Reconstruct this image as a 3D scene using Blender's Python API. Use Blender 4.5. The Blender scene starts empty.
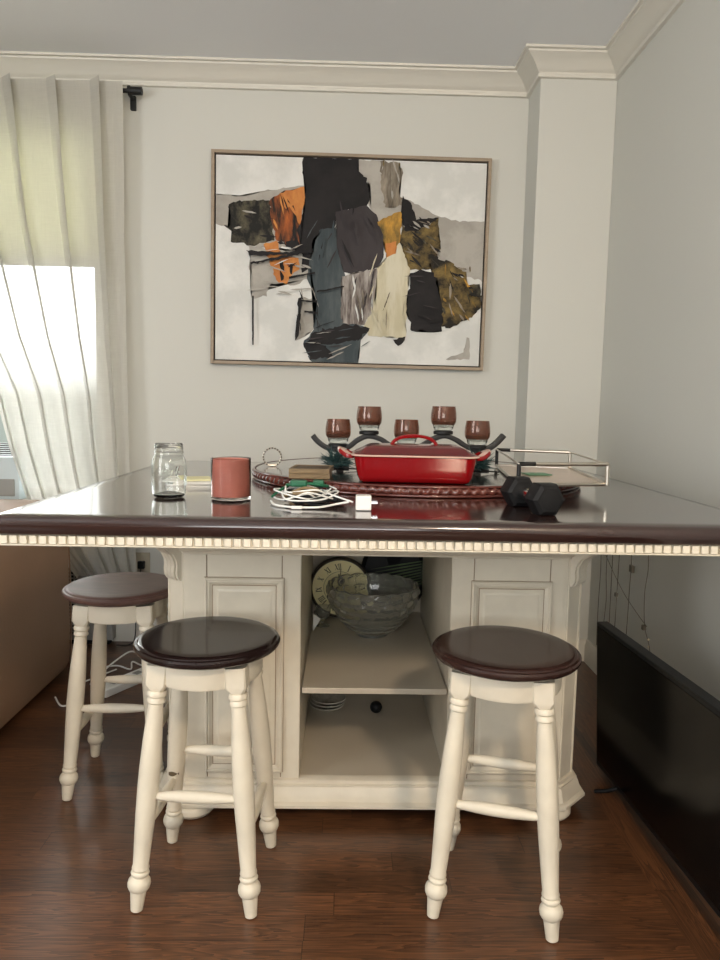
import bpy, bmesh, math, random
from math import sin, cos, pi, radians
from mathutils import Vector, Matrix, noise
random.seed(7)
S = bpy.context.scene
C = S.collection

# ------------------------------------------------------------------ camera, world, lights, exposure
def look_matrix(pitch, yaw, roll, loc):
    fw = Vector((sin(yaw)*cos(pitch), cos(yaw)*cos(pitch), -sin(pitch)))
    rt = Vector((cos(yaw), -sin(yaw), 0))
    dn = fw.cross(rt)
    r = rt*cos(roll) - dn*sin(roll)
    d = rt*sin(roll) + dn*cos(roll)
    m = Matrix((r, -d, -fw)).transposed().to_4x4()
    m.translation = loc
    return m
cam_d = bpy.data.cameras.new('camera'); cam = bpy.data.objects.new('camera', cam_d); C.objects.link(cam)
cam_d.sensor_fit = 'VERTICAL'; cam_d.sensor_height = 36; cam_d.sensor_width = 27; cam_d.lens = 27
cam_d.clip_start = 0.02
cam.matrix_world = look_matrix(0.10345, 0.0221, 0.0197, Vector((0, 0, 1.15)))
S.camera = cam

W = bpy.data.worlds.new('sky'); S.world = W; W.use_nodes = True
wn = W.node_tree; wn.nodes.clear()
wo = wn.nodes.new('ShaderNodeOutputWorld'); wb = wn.nodes.new('ShaderNodeBackground')
wt = wn.nodes.new('ShaderNodeTexCoord'); ws = wn.nodes.new('ShaderNodeSeparateXYZ'); wr = wn.nodes.new('ShaderNodeValToRGB')
wn.links.new(wt.outputs['Generated'], ws.inputs[0]); wn.links.new(ws.outputs['Z'], wr.inputs[0])
e = wr.color_ramp.elements
e[0].position = 0.0; e[0].color = (.05, .055, .05, 1)
e[1].position = 0.10; e[1].color = (1, 1.0, 1.0, 1)
wn.links.new(wr.outputs[0], wb.inputs[0]); wb.inputs[1].default_value = 10
wn.links.new(wb.outputs[0], wo.inputs[0])

def area(name, loc, target, sx, sy, power, col, shape='RECTANGLE'):
    l = bpy.data.lights.new(name, 'AREA'); l.shape = shape; l.size = sx; l.size_y = sy; l.energy = power; l.color = col
    o = bpy.data.objects.new(name, l); C.objects.link(o); o.location = loc
    o.rotation_euler = (Vector(target)-Vector(loc)).to_track_quat('-Z', 'Y').to_euler()
    return o
area('ceiling_lamp_light', (0.75, -0.9, 2.45), (0.15, 1.9, 0.4), .28, .28, 38, (1, .78, .56), 'DISK')
area('side_fill_light', (-2.5, 0.2, 1.5), (1.0, 1.6, 1.3), 1.3, 1.5, 62, (.98, .985, .98))  # added cool fill lamp by the left wall; no window opening there
area('rear_fill_light', (-0.4, -2.4, 1.6), (0.2, 2.6, 3.3), 2.0, 1.3, 66, (.97, .98, .98))  # added soft fill behind the camera, tilted up to brighten the ceiling; no window modelled
S.view_settings.view_transform = 'Standard'; S.view_settings.look = 'None'
S.view_settings.exposure = 0.0; S.view_settings.gamma = 1; S.view_settings.use_curve_mapping = False

# ------------------------------------------------------------------ materials
def lin(c):
    return tuple(((v/255)/12.92 if v/255 <= .04045 else ((v/255+.055)/1.055)**2.4) for v in c) + (1,)
def mat(name, rgb, rough=.5, metal=0, trans=0, coat=0, ior=1.45, bump=0, bscale=60, var=0, vscale=6, stretch=(1,1,1), spec=.5):
    m = bpy.data.materials.new(name); m.use_nodes = True
    nt = m.node_tree; b = nt.nodes['Principled BSDF']
    b.inputs['Base Color'].default_value = lin(rgb); b.inputs['Roughness'].default_value = rough
    b.inputs['Metallic'].default_value = metal; b.inputs['IOR'].default_value = ior
    b.inputs['Transmission Weight'].default_value = trans; b.inputs['Coat Weight'].default_value = coat
    b.inputs['Coat Roughness'].default_value = .12
    b.inputs['Specular IOR Level'].default_value = spec
    if var or bump:
        tc = nt.nodes.new('ShaderNodeTexCoord'); mp = nt.nodes.new('ShaderNodeMapping')
        mp.inputs['Scale'].default_value = stretch
        nt.links.new(tc.outputs['Object'], mp.inputs[0])
    if var:
        n = nt.nodes.new('ShaderNodeTexNoise'); n.inputs['Scale'].default_value = vscale; n.inputs['Detail'].default_value = 5
        nt.links.new(mp.outputs[0], n.inputs['Vector'])
        r = nt.nodes.new('ShaderNodeValToRGB')
        a = lin(rgb)
        r.color_ramp.elements[0].position = .3; r.color_ramp.elements[1].position = .7
        r.color_ramp.elements[0].color = tuple(v*(1-var) for v in a[:3])+(1,)
        r.color_ramp.elements[1].color = tuple(min(1, v*(1+var)) for v in a[:3])+(1,)
        nt.links.new(n.outputs[0], r.inputs[0]); nt.links.new(r.outputs[0], b.inputs['Base Color'])
    if bump:
        n2 = nt.nodes.new('ShaderNodeTexNoise'); n2.inputs['Scale'].default_value = bscale; n2.inputs['Detail'].default_value = 4
        nt.links.new(mp.outputs[0], n2.inputs['Vector'])
        bp = nt.nodes.new('ShaderNodeBump'); bp.inputs['Strength'].default_value = bump; bp.inputs['Distance'].default_value = .004
        nt.links.new(n2.outputs[0], bp.inputs['Height']); nt.links.new(bp.outputs[0], b.inputs['Normal'])
    return m
M = {}
M['wall'] = mat('wall_paint', (203, 203, 196), .65, bump=.05, bscale=180)
M['ceil'] = mat('ceiling_paint', (236, 238, 240), .8)
M['trim'] = mat('trim_paint', (212, 209, 199), .4)
M['cream'] = mat('cream_paint', (216, 208, 190), .38, bump=.06, bscale=40, var=.05, vscale=14)
M['glaze'] = mat('brown_glaze', (150, 128, 104), .5)
M['shelf'] = mat('shelf_laminate', (190, 180, 162), .3, var=.03)
M['wood'] = mat('espresso_wood', (50, 33, 30), .15, coat=.8, var=.22, vscale=5, stretch=(1.5, 14, 14), bump=.03, bscale=30)
M['seat'] = mat('espresso_seat_wood', (34, 24, 23), .13, coat=0, var=.2, vscale=5, stretch=(2, 14, 14))
M['seatworn'] = mat('worn_seat_wood', (92, 68, 62), .4, coat=0, var=.2, vscale=9, stretch=(2, 6, 6))
M['rope'] = mat('carved_reddish_wood', (92, 46, 38), .25, coat=.5, var=.2, vscale=20)
M['black'] = mat('black_metal', (17, 17, 18), .5)
M['rubber'] = mat('black_rubber', (15, 15, 17), .6, spec=.35, bump=.2, bscale=300)
M['chrome'] = mat('chrome', (215, 215, 215), .12, metal=1)
M['silver'] = mat('brushed_silver', (205, 198, 186), .28, metal=1)
M['screen'] = mat('tv_screen', (6, 7, 8), .2, spec=.2)
M['tvplastic'] = mat('tv_plastic', (14, 15, 17), .4, spec=.3)
M['leather'] = mat('brown_leather', (160, 130, 106), .5, bump=.15, bscale=120, var=.06, vscale=4)
M['white'] = mat('white_plastic', (232, 232, 228), .35)
M['cable_w'] = mat('white_cable', (230, 230, 225), .45)
M['cable_b'] = mat('black_cable', (24, 24, 25), .5)
M['green'] = mat('green_plastic', (22, 92, 62), .4)
M['teal'] = mat('teal_green_foil', (40, 66, 66), .4, var=.3, vscale=40)
M['paper'] = mat('white_paper', (235, 233, 226), .7)
M['paperY'] = mat('pale_yellow_paper', (226, 222, 178), .7)
M['boxwood'] = mat('tan_box_wood', (128, 108, 78), .5, var=.15, vscale=10, stretch=(2, 20, 20))
M['boxdark'] = mat('dark_box_insert', (80, 66, 48), .55)
M['framewood'] = mat('painting_frame_wood', (154, 138, 118), .5, var=.12, vscale=6, stretch=(2, 2, 12))
M['darkgap'] = mat('dark_gap', (32, 26, 24), .8)
M['red'] = mat('red_enamel', (134, 10, 16), .16, coat=.4)
M['reddark'] = mat('deep_red_enamel', (92, 14, 20), .2, coat=.4)
M['enamel'] = mat('pale_enamel_rim', (226, 190, 176), .25, coat=.5)
M['glass'] = mat('clear_glass', (246, 250, 248), .03, trans=1, ior=1.45)
M['tumbler'] = mat('tumbler_glass', (250, 244, 242), .02, trans=1, ior=1.15)
M['jarglass'] = mat('thin_jar_glass', (252, 254, 253), .02, trans=1, ior=1.36)
M['bowlglass'] = mat('pressed_glass', (240, 240, 230), .06, trans=.92, ior=1.42)
M['smoke'] = mat('smoky_brown_glass', (168, 122, 100), .08, trans=.85, ior=1.4, coat=.3)
M['wax'] = mat('rose_wax', (178, 112, 98), .45, var=.12, vscale=22)
M['waxdark'] = mat('dark_wax_pool', (112, 66, 54), .3)
M['clockface'] = mat('aged_clock_face', (236, 224, 172), .5, var=.06, vscale=12)
M['clockcase'] = mat('clock_case', (58, 50, 40), .35, metal=.6)
M['ink'] = mat('black_ink', (20, 18, 16), .6)
M['leafgreen'] = mat('leaf_green', (66, 84, 44), .5, var=.25, vscale=30)
M['boxwood2'] = mat('beige_plate', (176, 166, 146), .5)
M['tray'] = mat('tray_board', (182, 158, 138), .3, var=.08, vscale=14, coat=.4)
M['card'] = mat('green_card', (96, 138, 108), .6)
M['grey'] = mat('grey_metal', (150, 150, 146), .5)
M['hole'] = mat('dark_hole', (22, 22, 24), .8)
M['acblue'] = mat('pale_blue_plastic', (196, 208, 212), .4)
M['ceramic'] = mat('patterned_ceramic', (176, 172, 160), .25, var=.25, vscale=60)
M['ceramicw'] = mat('white_glazed_ceramic', (216, 212, 200), .25)
M['bead'] = mat('clear_bead', (236, 226, 200), .2)
M['wirebeige'] = mat('thin_beige_wire', (92, 86, 74), .5)

def fabric(name, rgb, transp, transl, bump=.3):
    m = bpy.data.materials.new(name); m.use_nodes = True; nt = m.node_tree; nt.nodes.clear()
    o = nt.nodes.new('ShaderNodeOutputMaterial'); d = nt.nodes.new('ShaderNodeBsdfDiffuse'); t = nt.nodes.new('ShaderNodeBsdfTranslucent')
    tr = nt.nodes.new('ShaderNodeBsdfTransparent'); m1 = nt.nodes.new('ShaderNodeMixShader'); m2 = nt.nodes.new('ShaderNodeMixShader')
    d.inputs[0].default_value = lin(rgb); t.inputs[0].default_value = lin(rgb)
    m1.inputs[0].default_value = transl
    tc = nt.nodes.new('ShaderNodeTexCoord')
    hs = []
    for sc_ in ((260, 260, 14), (14, 14, 260)):
        mp = nt.nodes.new('ShaderNodeMapping'); mp.inputs['Scale'].default_value = sc_
        n = nt.nodes.new('ShaderNodeTexNoise'); n.inputs['Scale'].default_value = 1.0; n.inputs['Detail'].default_value = 2
        nt.links.new(tc.outputs['Object'], mp.inputs[0]); nt.links.new(mp.outputs[0], n.inputs['Vector']); hs.append(n)
    ad = nt.nodes.new('ShaderNodeMath'); ad.operation = 'ADD'
    nt.links.new(hs[0].outputs[0], ad.inputs[0]); nt.links.new(hs[1].outputs[0], ad.inputs[1])
    bp = nt.nodes.new('ShaderNodeBump'); bp.inputs['Strength'].default_value = bump; bp.inputs['Distance'].default_value = .002
    nt.links.new(ad.outputs[0], bp.inputs['Height']); nt.links.new(bp.outputs[0], d.inputs['Normal']); nt.links.new(bp.outputs[0], t.inputs['Normal'])
    mr = nt.nodes.new('ShaderNodeMapRange'); mr.inputs[1].default_value = .7; mr.inputs[2].default_value = 1.3
    mr.inputs[3].default_value = transp*.8; mr.inputs[4].default_value = transp*1.2
    nt.links.new(ad.outputs[0], mr.inputs[0]); nt.links.new(mr.outputs[0], m2.inputs[0])
    nt.links.new(d.outputs[0], m1.inputs[1]); nt.links.new(t.outputs[0], m1.inputs[2])
    nt.links.new(m1.outputs[0], m2.inputs[1]); nt.links.new(tr.outputs[0], m2.inputs[2]); nt.links.new(m2.outputs[0], o.inputs[0])
    return m
M['linen'] = fabric('white_linen', (214, 212, 204), .17, .40, .18)
M['shade'] = fabric('pale_yellow_shade_cloth', (238, 237, 214), .03, .6)

def floor_mat():
    m = bpy.data.materials.new('oak_floor'); m.use_nodes = True; nt = m.node_tree; b = nt.nodes['Principled BSDF']
    L = nt.links.new; N = nt.nodes.new
    tc = N('ShaderNodeTexCoord'); sp = N('ShaderNodeSeparateXYZ'); L(tc.outputs['Object'], sp.inputs[0])
    def math_(op, a, bb, clamp=False):
        n = N('ShaderNodeMath'); n.operation = op; n.use_clamp = clamp
        for i, v in enumerate((a, bb)):
            if isinstance(v, (int, float)): n.inputs[i].default_value = v
            else: L(v, n.inputs[i])
        return n.outputs[0]
    border = math_('GREATER_THAN', sp.outputs['X'], .765)
    # across/along coordinates: boards run along X in the field, along Y in the border
    def mixv(a, bb):
        n = N('ShaderNodeMix'); n.data_type = 'FLOAT'; L(border, n.inputs[0]); L(a, n.inputs[2]); L(bb, n.inputs[3]); return n.outputs[0]
    al = mixv(sp.outputs['X'], sp.outputs['Y']); ac = mixv(sp.outputs['Y'], sp.outputs['X'])
    ac = math_('ADD', ac, .041)
    row = math_('FLOOR', math_('DIVIDE', ac, .078), 0)
    wnz = N('ShaderNodeTexWhiteNoise'); wnz.noise_dimensions = '1D'; L(row, wnz.inputs['W'])
    al2 = math_('ADD', al, math_('MULTIPLY', wnz.outputs['Value'], 3.1))
    col_ = math_('FLOOR', math_('DIVIDE', al2, 1.25), 0)
    cid = N('ShaderNodeCombineXYZ'); L(row, cid.inputs[0]); L(col_, cid.inputs[1])
    wn2 = N('ShaderNodeTexWhiteNoise'); L(cid.outputs[0], wn2.inputs['Vector'])
    gv = N('ShaderNodeCombineXYZ'); L(math_('MULTIPLY', al, 1.6), gv.inputs[0]); L(math_('MULTIPLY', ac, 26), gv.inputs[1]); L(math_('MULTIPLY', wn2.outputs['Value'], 30), gv.inputs[2])
    ng = N('ShaderNodeTexNoise'); ng.inputs['Scale'].default_value = 1.5; ng.inputs['Detail'].default_value = 3; ng.inputs['Distortion'].default_value = .8; L(gv.outputs[0], ng.inputs['Vector'])
    rings = math_('FRACT', math_('MULTIPLY', ng.outputs[0], 9.0), 0)
    gv2 = N('ShaderNodeCombineXYZ'); L(math_('MULTIPLY', al, 14), gv2.inputs[0]); L(math_('MULTIPLY', ac, 420), gv2.inputs[1]); L(wn2.outputs['Value'], gv2.inputs[2])
    nf = N('ShaderNodeTexNoise'); nf.inputs['Scale'].default_value = 1; nf.inputs['Detail'].default_value = 2; L(gv2.outputs[0], nf.inputs['Vector'])
    r = N('ShaderNodeValToRGB'); el = r.color_ramp.elements
    el[0].position = .15; el[0].color = lin((50, 31, 21)); el[1].position = .85; el[1].color = lin((108, 70, 44))
    L(math_('ADD', math_('MULTIPLY', rings, .6), math_('MULTIPLY', nf.outputs[0], .6)), r.inputs[0])
    tone = math_('ADD', math_('MULTIPLY', wn2.outputs['Value'], .55), .58)
    # board seams
    fa = math_('FRACT', math_('DIVIDE', ac, .078), 0); fb = math_('FRACT', math_('DIVIDE', al2, 1.25), 0)
    seam = math_('MULTIPLY', math_('MULTIPLY', math_('GREATER_THAN', fa, .022), math_('GREATER_THAN', fb, .0018)), 1)
    seam = math_('ADD', math_('MULTIPLY', seam, .55), .45)
    # dark feature strip in the border
    st = math_('MULTIPLY', math_('GREATER_THAN', sp.outputs['X'], .838), math_('LESS_THAN', sp.outputs['X'], .862))
    st = math_('SUBTRACT', 1, math_('MULTIPLY', st, .55))
    k = math_('MULTIPLY', math_('MULTIPLY', tone, seam), st)
    vm = N('ShaderNodeVectorMath'); vm.operation = 'SCALE'; L(r.outputs[0], vm.inputs[0]); L(k, vm.inputs['Scale'])
    L(vm.outputs[0], b.inputs['Base Color'])
    b.inputs['Roughness'].default_value = .34; b.inputs['Coat Weight'].default_value = .25; b.inputs['Coat Roughness'].default_value = .2
    bp = N('ShaderNodeBump'); bp.inputs['Strength'].default_value = .12; bp.inputs['Distance'].default_value = .002
    L(math_('MULTIPLY', seam, math_('ADD', 1, math_('MULTIPLY', nf.outputs[0], .3))), bp.inputs['Height']); L(bp.outputs[0], b.inputs['Normal'])
    return m
M['floor'] = floor_mat()

# ------------------------------------------------------------------ mesh helpers
def box(bm, x0, y0, z0, x1, y1, z1, bev=0, mtx=None, mi=0):
    r = bmesh.ops.create_cube(bm, size=1)
    vs = r['verts']
    T = Matrix.Translation(((x0+x1)/2, (y0+y1)/2, (z0+z1)/2)) @ Matrix.Diagonal((abs(x1-x0), abs(y1-y0), abs(z1-z0), 1))
    bmesh.ops.transform(bm, matrix=T, verts=vs)
    if bev:
        es = list({e for v in vs for e in v.link_edges})
        rr = bmesh.ops.bevel(bm, geom=es, offset=bev, segments=2, affect='EDGES', profile=.6)
        vs = list({v for f in rr['faces'] for v in f.verts} | {v for v in vs if v.is_valid})
    if mi:
        for f in {f for v in vs for f in v.link_faces}: f.material_index = mi
    if mtx is not None: bmesh.ops.transform(bm, matrix=mtx, verts=vs)
    return vs
def rings(bm, rs, closed=True, cap0=True, cap1=True, mi=0, loop=False):
    """loft a list of rings (each a list of points)"""
    V = [[bm.verts.new(p) for p in r] for r in rs]
    n = len(V[0]); fs = []
    m = len(V)
    for i in range(m if loop else m-1):
        a, b_ = V[i], V[(i+1) % m]
        for j in range(n if closed else n-1):
            k = (j+1) % n
            try: fs.append(bm.faces.new((a[j], a[k], b_[k], b_[j])))
            except ValueError: pass
    if not loop and closed:
        if cap0: fs.append(bm.faces.new(V[0][::-1]))
        if cap1: fs.append(bm.faces.new(V[-1]))
    for f in fs: f.material_index = mi
    return [v for r in V for v in r]
def lathe(bm, prof, seg=32, c=(0, 0, 0), mtx=None, loop=False, mi=0, cap0=True, cap1=True):
    rs = [[(c[0]+max(r, 1e-5)*cos(2*pi*j/seg), c[1]+max(r, 1e-5)*sin(2*pi*j/seg), c[2]+z) for j in range(seg)] for r, z in prof]
    vs = rings(bm, rs, cap0=cap0, cap1=cap1, loop=loop, mi=mi)
    if mtx is not None: bmesh.ops.transform(bm, matrix=mtx, verts=vs)
    return vs
def catmull(pts, n=6, closed=False):
    P = [Vector(p) for p in pts]; out = []; m = len(P)
    rng = range(m if closed else m-1)
    for i in rng:
        if closed: a, b_, c_, d = P[(i-1) % m], P[i], P[(i+1) % m], P[(i+2) % m]
        else: a, b_, c_, d = P[max(i-1, 0)], P[i], P[i+1], P[min(i+2, m-1)]
        for k in range(n):
            t = k/n
            out.append(.5*((2*b_)+(c_-a)*t+(2*a-5*b_+4*c_-d)*t*t+(3*b_-a-3*c_+d)*t**3))
    if not closed: out.append(P[-1])
    return out
def tube(bm, pts, r, seg=8, closed=False, mi=0, sec=None):
    P = [Vector(p) for p in pts]; n = len(P); rs = []
    up = None
    for i in range(n):
        if closed: t = P[(i+1) % n]-P[i-1]
        else: t = P[min(i+1, n-1)]-P[max(i-1, 0)]
        if t.length < 1e-9: t = Vector((0, 0, 1))
        t.normalize()
        if up is None: up = Vector((0, 0, 1)) if abs(t.z) < .9 else Vector((1, 0, 0))
        up = (up - t*up.dot(t)); up.normalize(); sd = t.cross(up)
        rr = r(i/(n-1)) if callable(r) else r
        if sec: rs.append([P[i]+sd*a+up*b_ for a, b_ in sec])
        else: rs.append([P[i]+sd*rr*cos(2*pi*k/seg)+up*rr*sin(2*pi*k/seg) for k in range(seg)])
    return rings(bm, rs, loop=closed, mi=mi)
def sweep(bm, path, prof, closed=False, mi=0):
    """prof: (out, z) pairs closed section; path: plan points (x, y); out is to the right of travel, mitred"""
    P = [Vector((p[0], p[1])) for p in path]; n = len(P); rs = []
    for i in range(n):
        d1 = (P[i]-P[i-1]).normalized() if (closed or i > 0) else None
        d2 = (P[(i+1) % n]-P[i]).normalized() if (closed or i < n-1) else None
        if d1 is None: d1 = d2
        if d2 is None: d2 = d1
        n1 = Vector((d1.y, -d1.x)); n2 = Vector((d2.y, -d2.x))
        m_ = (n1+n2).normalized(); k = 1/max(.3, m_.dot(n1))
        rs.append([(P[i].x+m_.x*k*o, P[i].y+m_.y*k*o, z) for o, z in prof])
    return rings(bm, rs, loop=closed, mi=mi)
def prism(bm, poly, z0, z1, mtx=None, mi=0):
    vs = rings(bm, [[(x, y, z0) for x, y in poly], [(x, y, z1) for x, y in poly]], mi=mi)
    if mtx is not None: bmesh.ops.transform(bm, matrix=mtx, verts=vs)
    return vs
def rrect(x0, y0, x1, y1, r, inset=0, n=6):
    x0 += inset; y0 += inset; x1 -= inset; y1 -= inset; r = max(r-inset, .001)
    out = []
    for cx, cy, a in ((x1-r, y1-r, 0), (x0+r, y1-r, 90), (x0+r, y0+r, 180), (x1-r, y0+r, 270)):
        for k in range(n+1):
            t = radians(a+90*k/n); out.append((cx+r*cos(t), cy+r*sin(t)))
    return out
def obj(name, bm, m, parent=None, smooth=None, mods=None, loc=None):
    bmesh.ops.recalc_face_normals(bm, faces=bm.faces)
    me = bpy.data.meshes.new(name); bm.to_mesh(me); bm.free()
    for mm in (m if isinstance(m, (list, tuple)) else [m]): me.materials.append(mm)
    if smooth is not None:
        me.shade_smooth()
        if smooth < 179: me.set_sharp_from_angle(angle=radians(smooth))
    o = bpy.data.objects.new(name, me); C.objects.link(o)
    if parent: o.parent = parent
    if loc: o.location = loc
    return o
def thing(name, label, cat, loc=(0, 0, 0), rz=0, group=None):
    o = bpy.data.objects.new(name, None); C.objects.link(o); o.empty_display_size = .05
    o.location = loc; o.rotation_euler = (0, 0, rz); o['label'] = label; o['category'] = cat
    if group: o['group'] = group
    return o
def tag(o, label, cat, group=None):
    o['label'] = label; o['category'] = cat
    if group: o['group'] = group
    return o
def struct(name, bm, m, parent=None, smooth=None):
    o = obj(name, bm, m, parent, smooth)
    if not parent: o['kind'] = 'structure'
    return o
def dup(root, loc, rz, label=None):
    r = root.copy(); C.objects.link(r); r.location = loc; r.rotation_euler = (0, 0, rz)
    if label: r['label'] = label
    for ch in list(root.children):
        c = ch.copy(); C.objects.link(c); c.parent = r
        for g in list(ch.children):
            d = g.copy(); C.objects.link(d); d.parent = c
    return r
B = bmesh.new

# ------------------------------------------------------------------ room shell
XR, YB, XL, YF, ZC = 1.133, 3.40, -2.6, -2.6, 2.64
WX0, WX1, WZ0, WZ1 = -2.10, -1.12, .68, 2.42
b = B(); box(b, XL-.1, YF-.1, -.08, XR+.1, YB+.1, 0); struct('floor', b, M['floor'])
b = B(); box(b, XL-.1, YF-.1, ZC, XR+.1, YB+.1, ZC+.08); struct('ceiling', b, M['ceil'])
b = B()
box(b, XL-.1, YB, 0, WX0, YB+.12, ZC); box(b, WX1, YB, 0, XR+.1, YB+.12, ZC)
box(b, WX0, YB, 0, WX1, YB+.12, WZ0); box(b, WX0, YB, WZ1, WX1, YB+.12, ZC)
struct('wall_back', b, M['wall'])
b = B(); box(b, XR, YF, 0, XR+.1, YB, ZC); struct('wall_right', b, M['wall'])
b = B(); box(b, XL-.1, YF, 0, XL, YB, ZC); struct('wall_left', b, M['wall'])
b = B(); box(b, XL-.1, YF-.1, 0, XR+.1, YF, ZC); struct('wall_front', b, M['wall'])
CX0, CY0 = .805, 3.20
b = B(); box(b, CX0, CY0, 0, XR, YB, ZC, bev=.003); struct('wall_corner', b, M['wall'])
# crown moulding
crown = [(0, 2.544), (.014, 2.546), (.016, 2.556), (.010, 2.560), (.012, 2.567), (.020, 2.572), (.030, 2.585), (.048, 2.604), (.066, 2.617), (.074, 2.622), (.076, 2.629), (.088, 2.631), (.090, ZC), (0, ZC)]
b = B(); sweep(b, [(XL, YF), (XL, YB), (CX0, YB), (CX0, CY0), (XR, CY0), (XR, YF)], crown); struct('trim_1', b, M['trim'], smooth=35)
basep = [(0, 0), (.018, 0), (.018, .075), (.012, .088), (.008, .10), (0, .10)]
b = B(); sweep(b, [(XL, YF), (XL, YB), (CX0, YB), (CX0, CY0), (XR, CY0), (XR, YF)], basep); struct('baseboard_back', b, M['trim'], smooth=35)
# window
win = bpy.data.objects.new('window_1', None); C.objects.link(win); win['kind'] = 'structure'
b = B()
for x0, z0, x1, z1 in ((WX0-.07, WZ0-.02, WX0, WZ1+.07), (WX1, WZ0-.02, WX1+.07, WZ1+.07), (WX0, WZ1, WX1, WZ1+.07)):
    box(b, x0, YB-.022, z0, x1, YB, z1, bev=.004)
obj('window_frame', b, M['trim'], win)
b = B(); box(b, WX0-.09, YB-.07, WZ0-.03, WX1+.09, YB+.05, WZ0, bev=.005); obj('window_sill', b, M['trim'], win)
for z0, z1, y in ((WZ0+.005, 1.81, YB+.035), (1.79, WZ1-.005, YB+.075)):
    b = B()
    for x0, a0, x1, a1 in ((WX0+.003, z0, WX0+.05, z1), (WX1-.05, z0, WX1-.003, z1), (WX0+.05, z0, WX1-.05, z0+.05), (WX0+.05, z1-.045, WX1-.05, z1)):
        box(b, x0, y, a0, x1, y+.03, a1)
    s_ = obj('sash', b, M['white'], win)
    b = B(); box(b, WX0+.05, y+.013, z0+.05, WX1-.05, y+.017, z1-.045); obj('pane', b, M['glass'], s_)

# roller shade, window unit, curtain, rod
sh = thing('roller_blind', 'pale yellow roller shade lowered over the upper half of the window', 'window shade', (-1.6, YB+.01, 2.38))
b = B(); box(b, WX0+.02, YB+.012, 1.79, WX1-.02, YB+.0135, 2.38); o = obj('shade_cloth', b, M['shade'], sh); o.location = (1.6, -YB-.01, -2.38)
b = B(); box(b, WX0+.02, YB+.006, 1.775, WX1-.02, YB+.02, 1.795, bev=.003); o = obj('bottom_bar', b, M['white'], sh); o.location = (1.6, -YB-.01, -2.38)
b = B(); tube(b, [(WX0+.01, YB+.02, 2.39), (WX1-.01, YB+.02, 2.39)], .018, 12); o = obj('roller', b, M['white'], sh, 40); o.location = (1.6, -YB-.01, -2.38)

ac = thing('window_vent_unit', 'pale slatted ventilation unit in the window beside the curtain edge', 'air conditioner', (-1.62, YB-.005, WZ0))
b = B(); box(b, -.42, -.06, 0.001, .12, .05, .20, bev=.008); obj('housing', b, M['acblue'], ac)
b = B(); box(b, -.40, -.066, .02, .10, -.058, .10, bev=.003); obj('front_panel', b, M['grey'], ac)
b = B()
for k in range(7): box(b, -.42, -.05, .206+k*.009, .12, -.02, .210+k*.009)
for x in (-.42, -.15, .112): box(b, x, -.045, .198, x+.008, -.025, .268)
obj('louvre', b, M['tvplastic'], ac)

def lerp_tab(t, tab):
    for (a, va), (c, vc) in zip(tab, tab[1:]):
        if t <= c:
            k = (t-a)/(c-a); k = k*k*(3-2*k) if False else k
            return va+(vc-va)*k
    return tab[-1][1]
# curtain: z goes down from 2.52 to .34
cur = thing('curtain', 'sheer white linen curtain hanging from black rod, swept aside at its lower left', 'curtain', (-1.3, 3.30, .34))
Ltab = [(0, -2.02), (.25, -1.90), (.50, -1.72), (.62, -1.585), (.73, -1.53), (.84, -1.455), (.92, -1.36), (1.0, -1.23)]
Rtab = [(0, -.985), (.3, -.990), (.77, -.972), (1.0, -.945)]
folds = [.05, .20, .36, .53, .715, .895]
FW = .017
knots = [(0.0, 0.0, .0)]      # cloth parameter, position across, push towards the room
for f in folds:
    knots += [(f-.030, f-.030, .006), (f-.004, f+FW*.75, -.028), (f+.006, f+FW, -.034), (f+.014, f+FW*.7, -.020), (f+.026, f-FW*.5, -.004), (f+.034, f-FW*.6, .010), (f+.044, f+.004, .016), (f+.062, f+.062, .010)]
knots += [(1.0, 1.0, .0)]
def cur_pt(s_, t):
    z = 2.52 - t*2.18
    xl = lerp_tab(t, Ltab); xr = lerp_tab(t, Rtab)
    for (a, ua, ya), (c, uc, yc) in zip(knots, knots[1:]):
        if s_ <= c:
            k = (s_-a)/max(c-a, 1e-6); k = k*k*(3-2*k); u = ua+(uc-ua)*k; yo = ya+(yc-ya)*k; break
    g = min(1, .35+t*1.8)
    u += .010*sin(2.5*t+9*s_)*t
    x = xl+(xr-xl)*u
    y = 3.285+yo*(.55+.45*g)+.006*g*sin(2*pi*5.2*u+.6+t)+.022*noise.noise(Vector((u*7, t*2.0, 0)))*g
    y = min(max(y, 3.236), 3.322)
    return (x+1.3, y-3.30, z-.34)
b = B()
NU, NT = 360, 70
V = [[b.verts.new(cur_pt(i/NU, j/NT)) for i in range(NU+1)] for j in range(NT+1)]
for j in range(NT):
    for i in range(NU): b.faces.new((V[j][i], V[j][i+1], V[j+1][i+1], V[j+1][i]))
obj('curtain_cloth', b, M['linen'], cur, 180)
b = B()   # doubled header band, just in front and behind
for off in (-.004,):
    V = [[b.verts.new(Vector(cur_pt(i/NU, j/NT))+Vector((0, off, .010*sum(math.exp(-((i/NU-f)/.02)**2) for f in folds) if j == 0 else 0))) for i in range(NU+1)] for j in range(0, 4)]
    for j in range(3):
        for i in range(NU): b.faces.new((V[j][i], V[j][i+1], V[j+1][i+1], V[j+1][i]))
obj('header_band', b, M['linen'], cur, 180)

rod = thing('curtain_rod', 'black curtain rod above the window with end cap past the curtain', 'curtain rod', (-.97, 3.333, 2.50))
b = B(); tube(b, [(-1.4, 0, 0), (.02, 0, 0)], .010, 14); obj('pole', b, M['black'], rod, 40)
b = B(); tube(b, [(.0, 0, 0), (.055, 0, 0)], .017, 16); tube(b, [(-.005, 0, 0), (.004, 0, 0)], .021, 16); obj('end_cap', b, M['black'], rod, 40)
b = B(); box(b, -.012, .047, -.06, .012, .0665, .0, bev=.003); box(b, -.007, -.004, -.02, .007, .06, -.008, bev=.002)
obj('bracket', b, M['black'], rod, 40)

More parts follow.
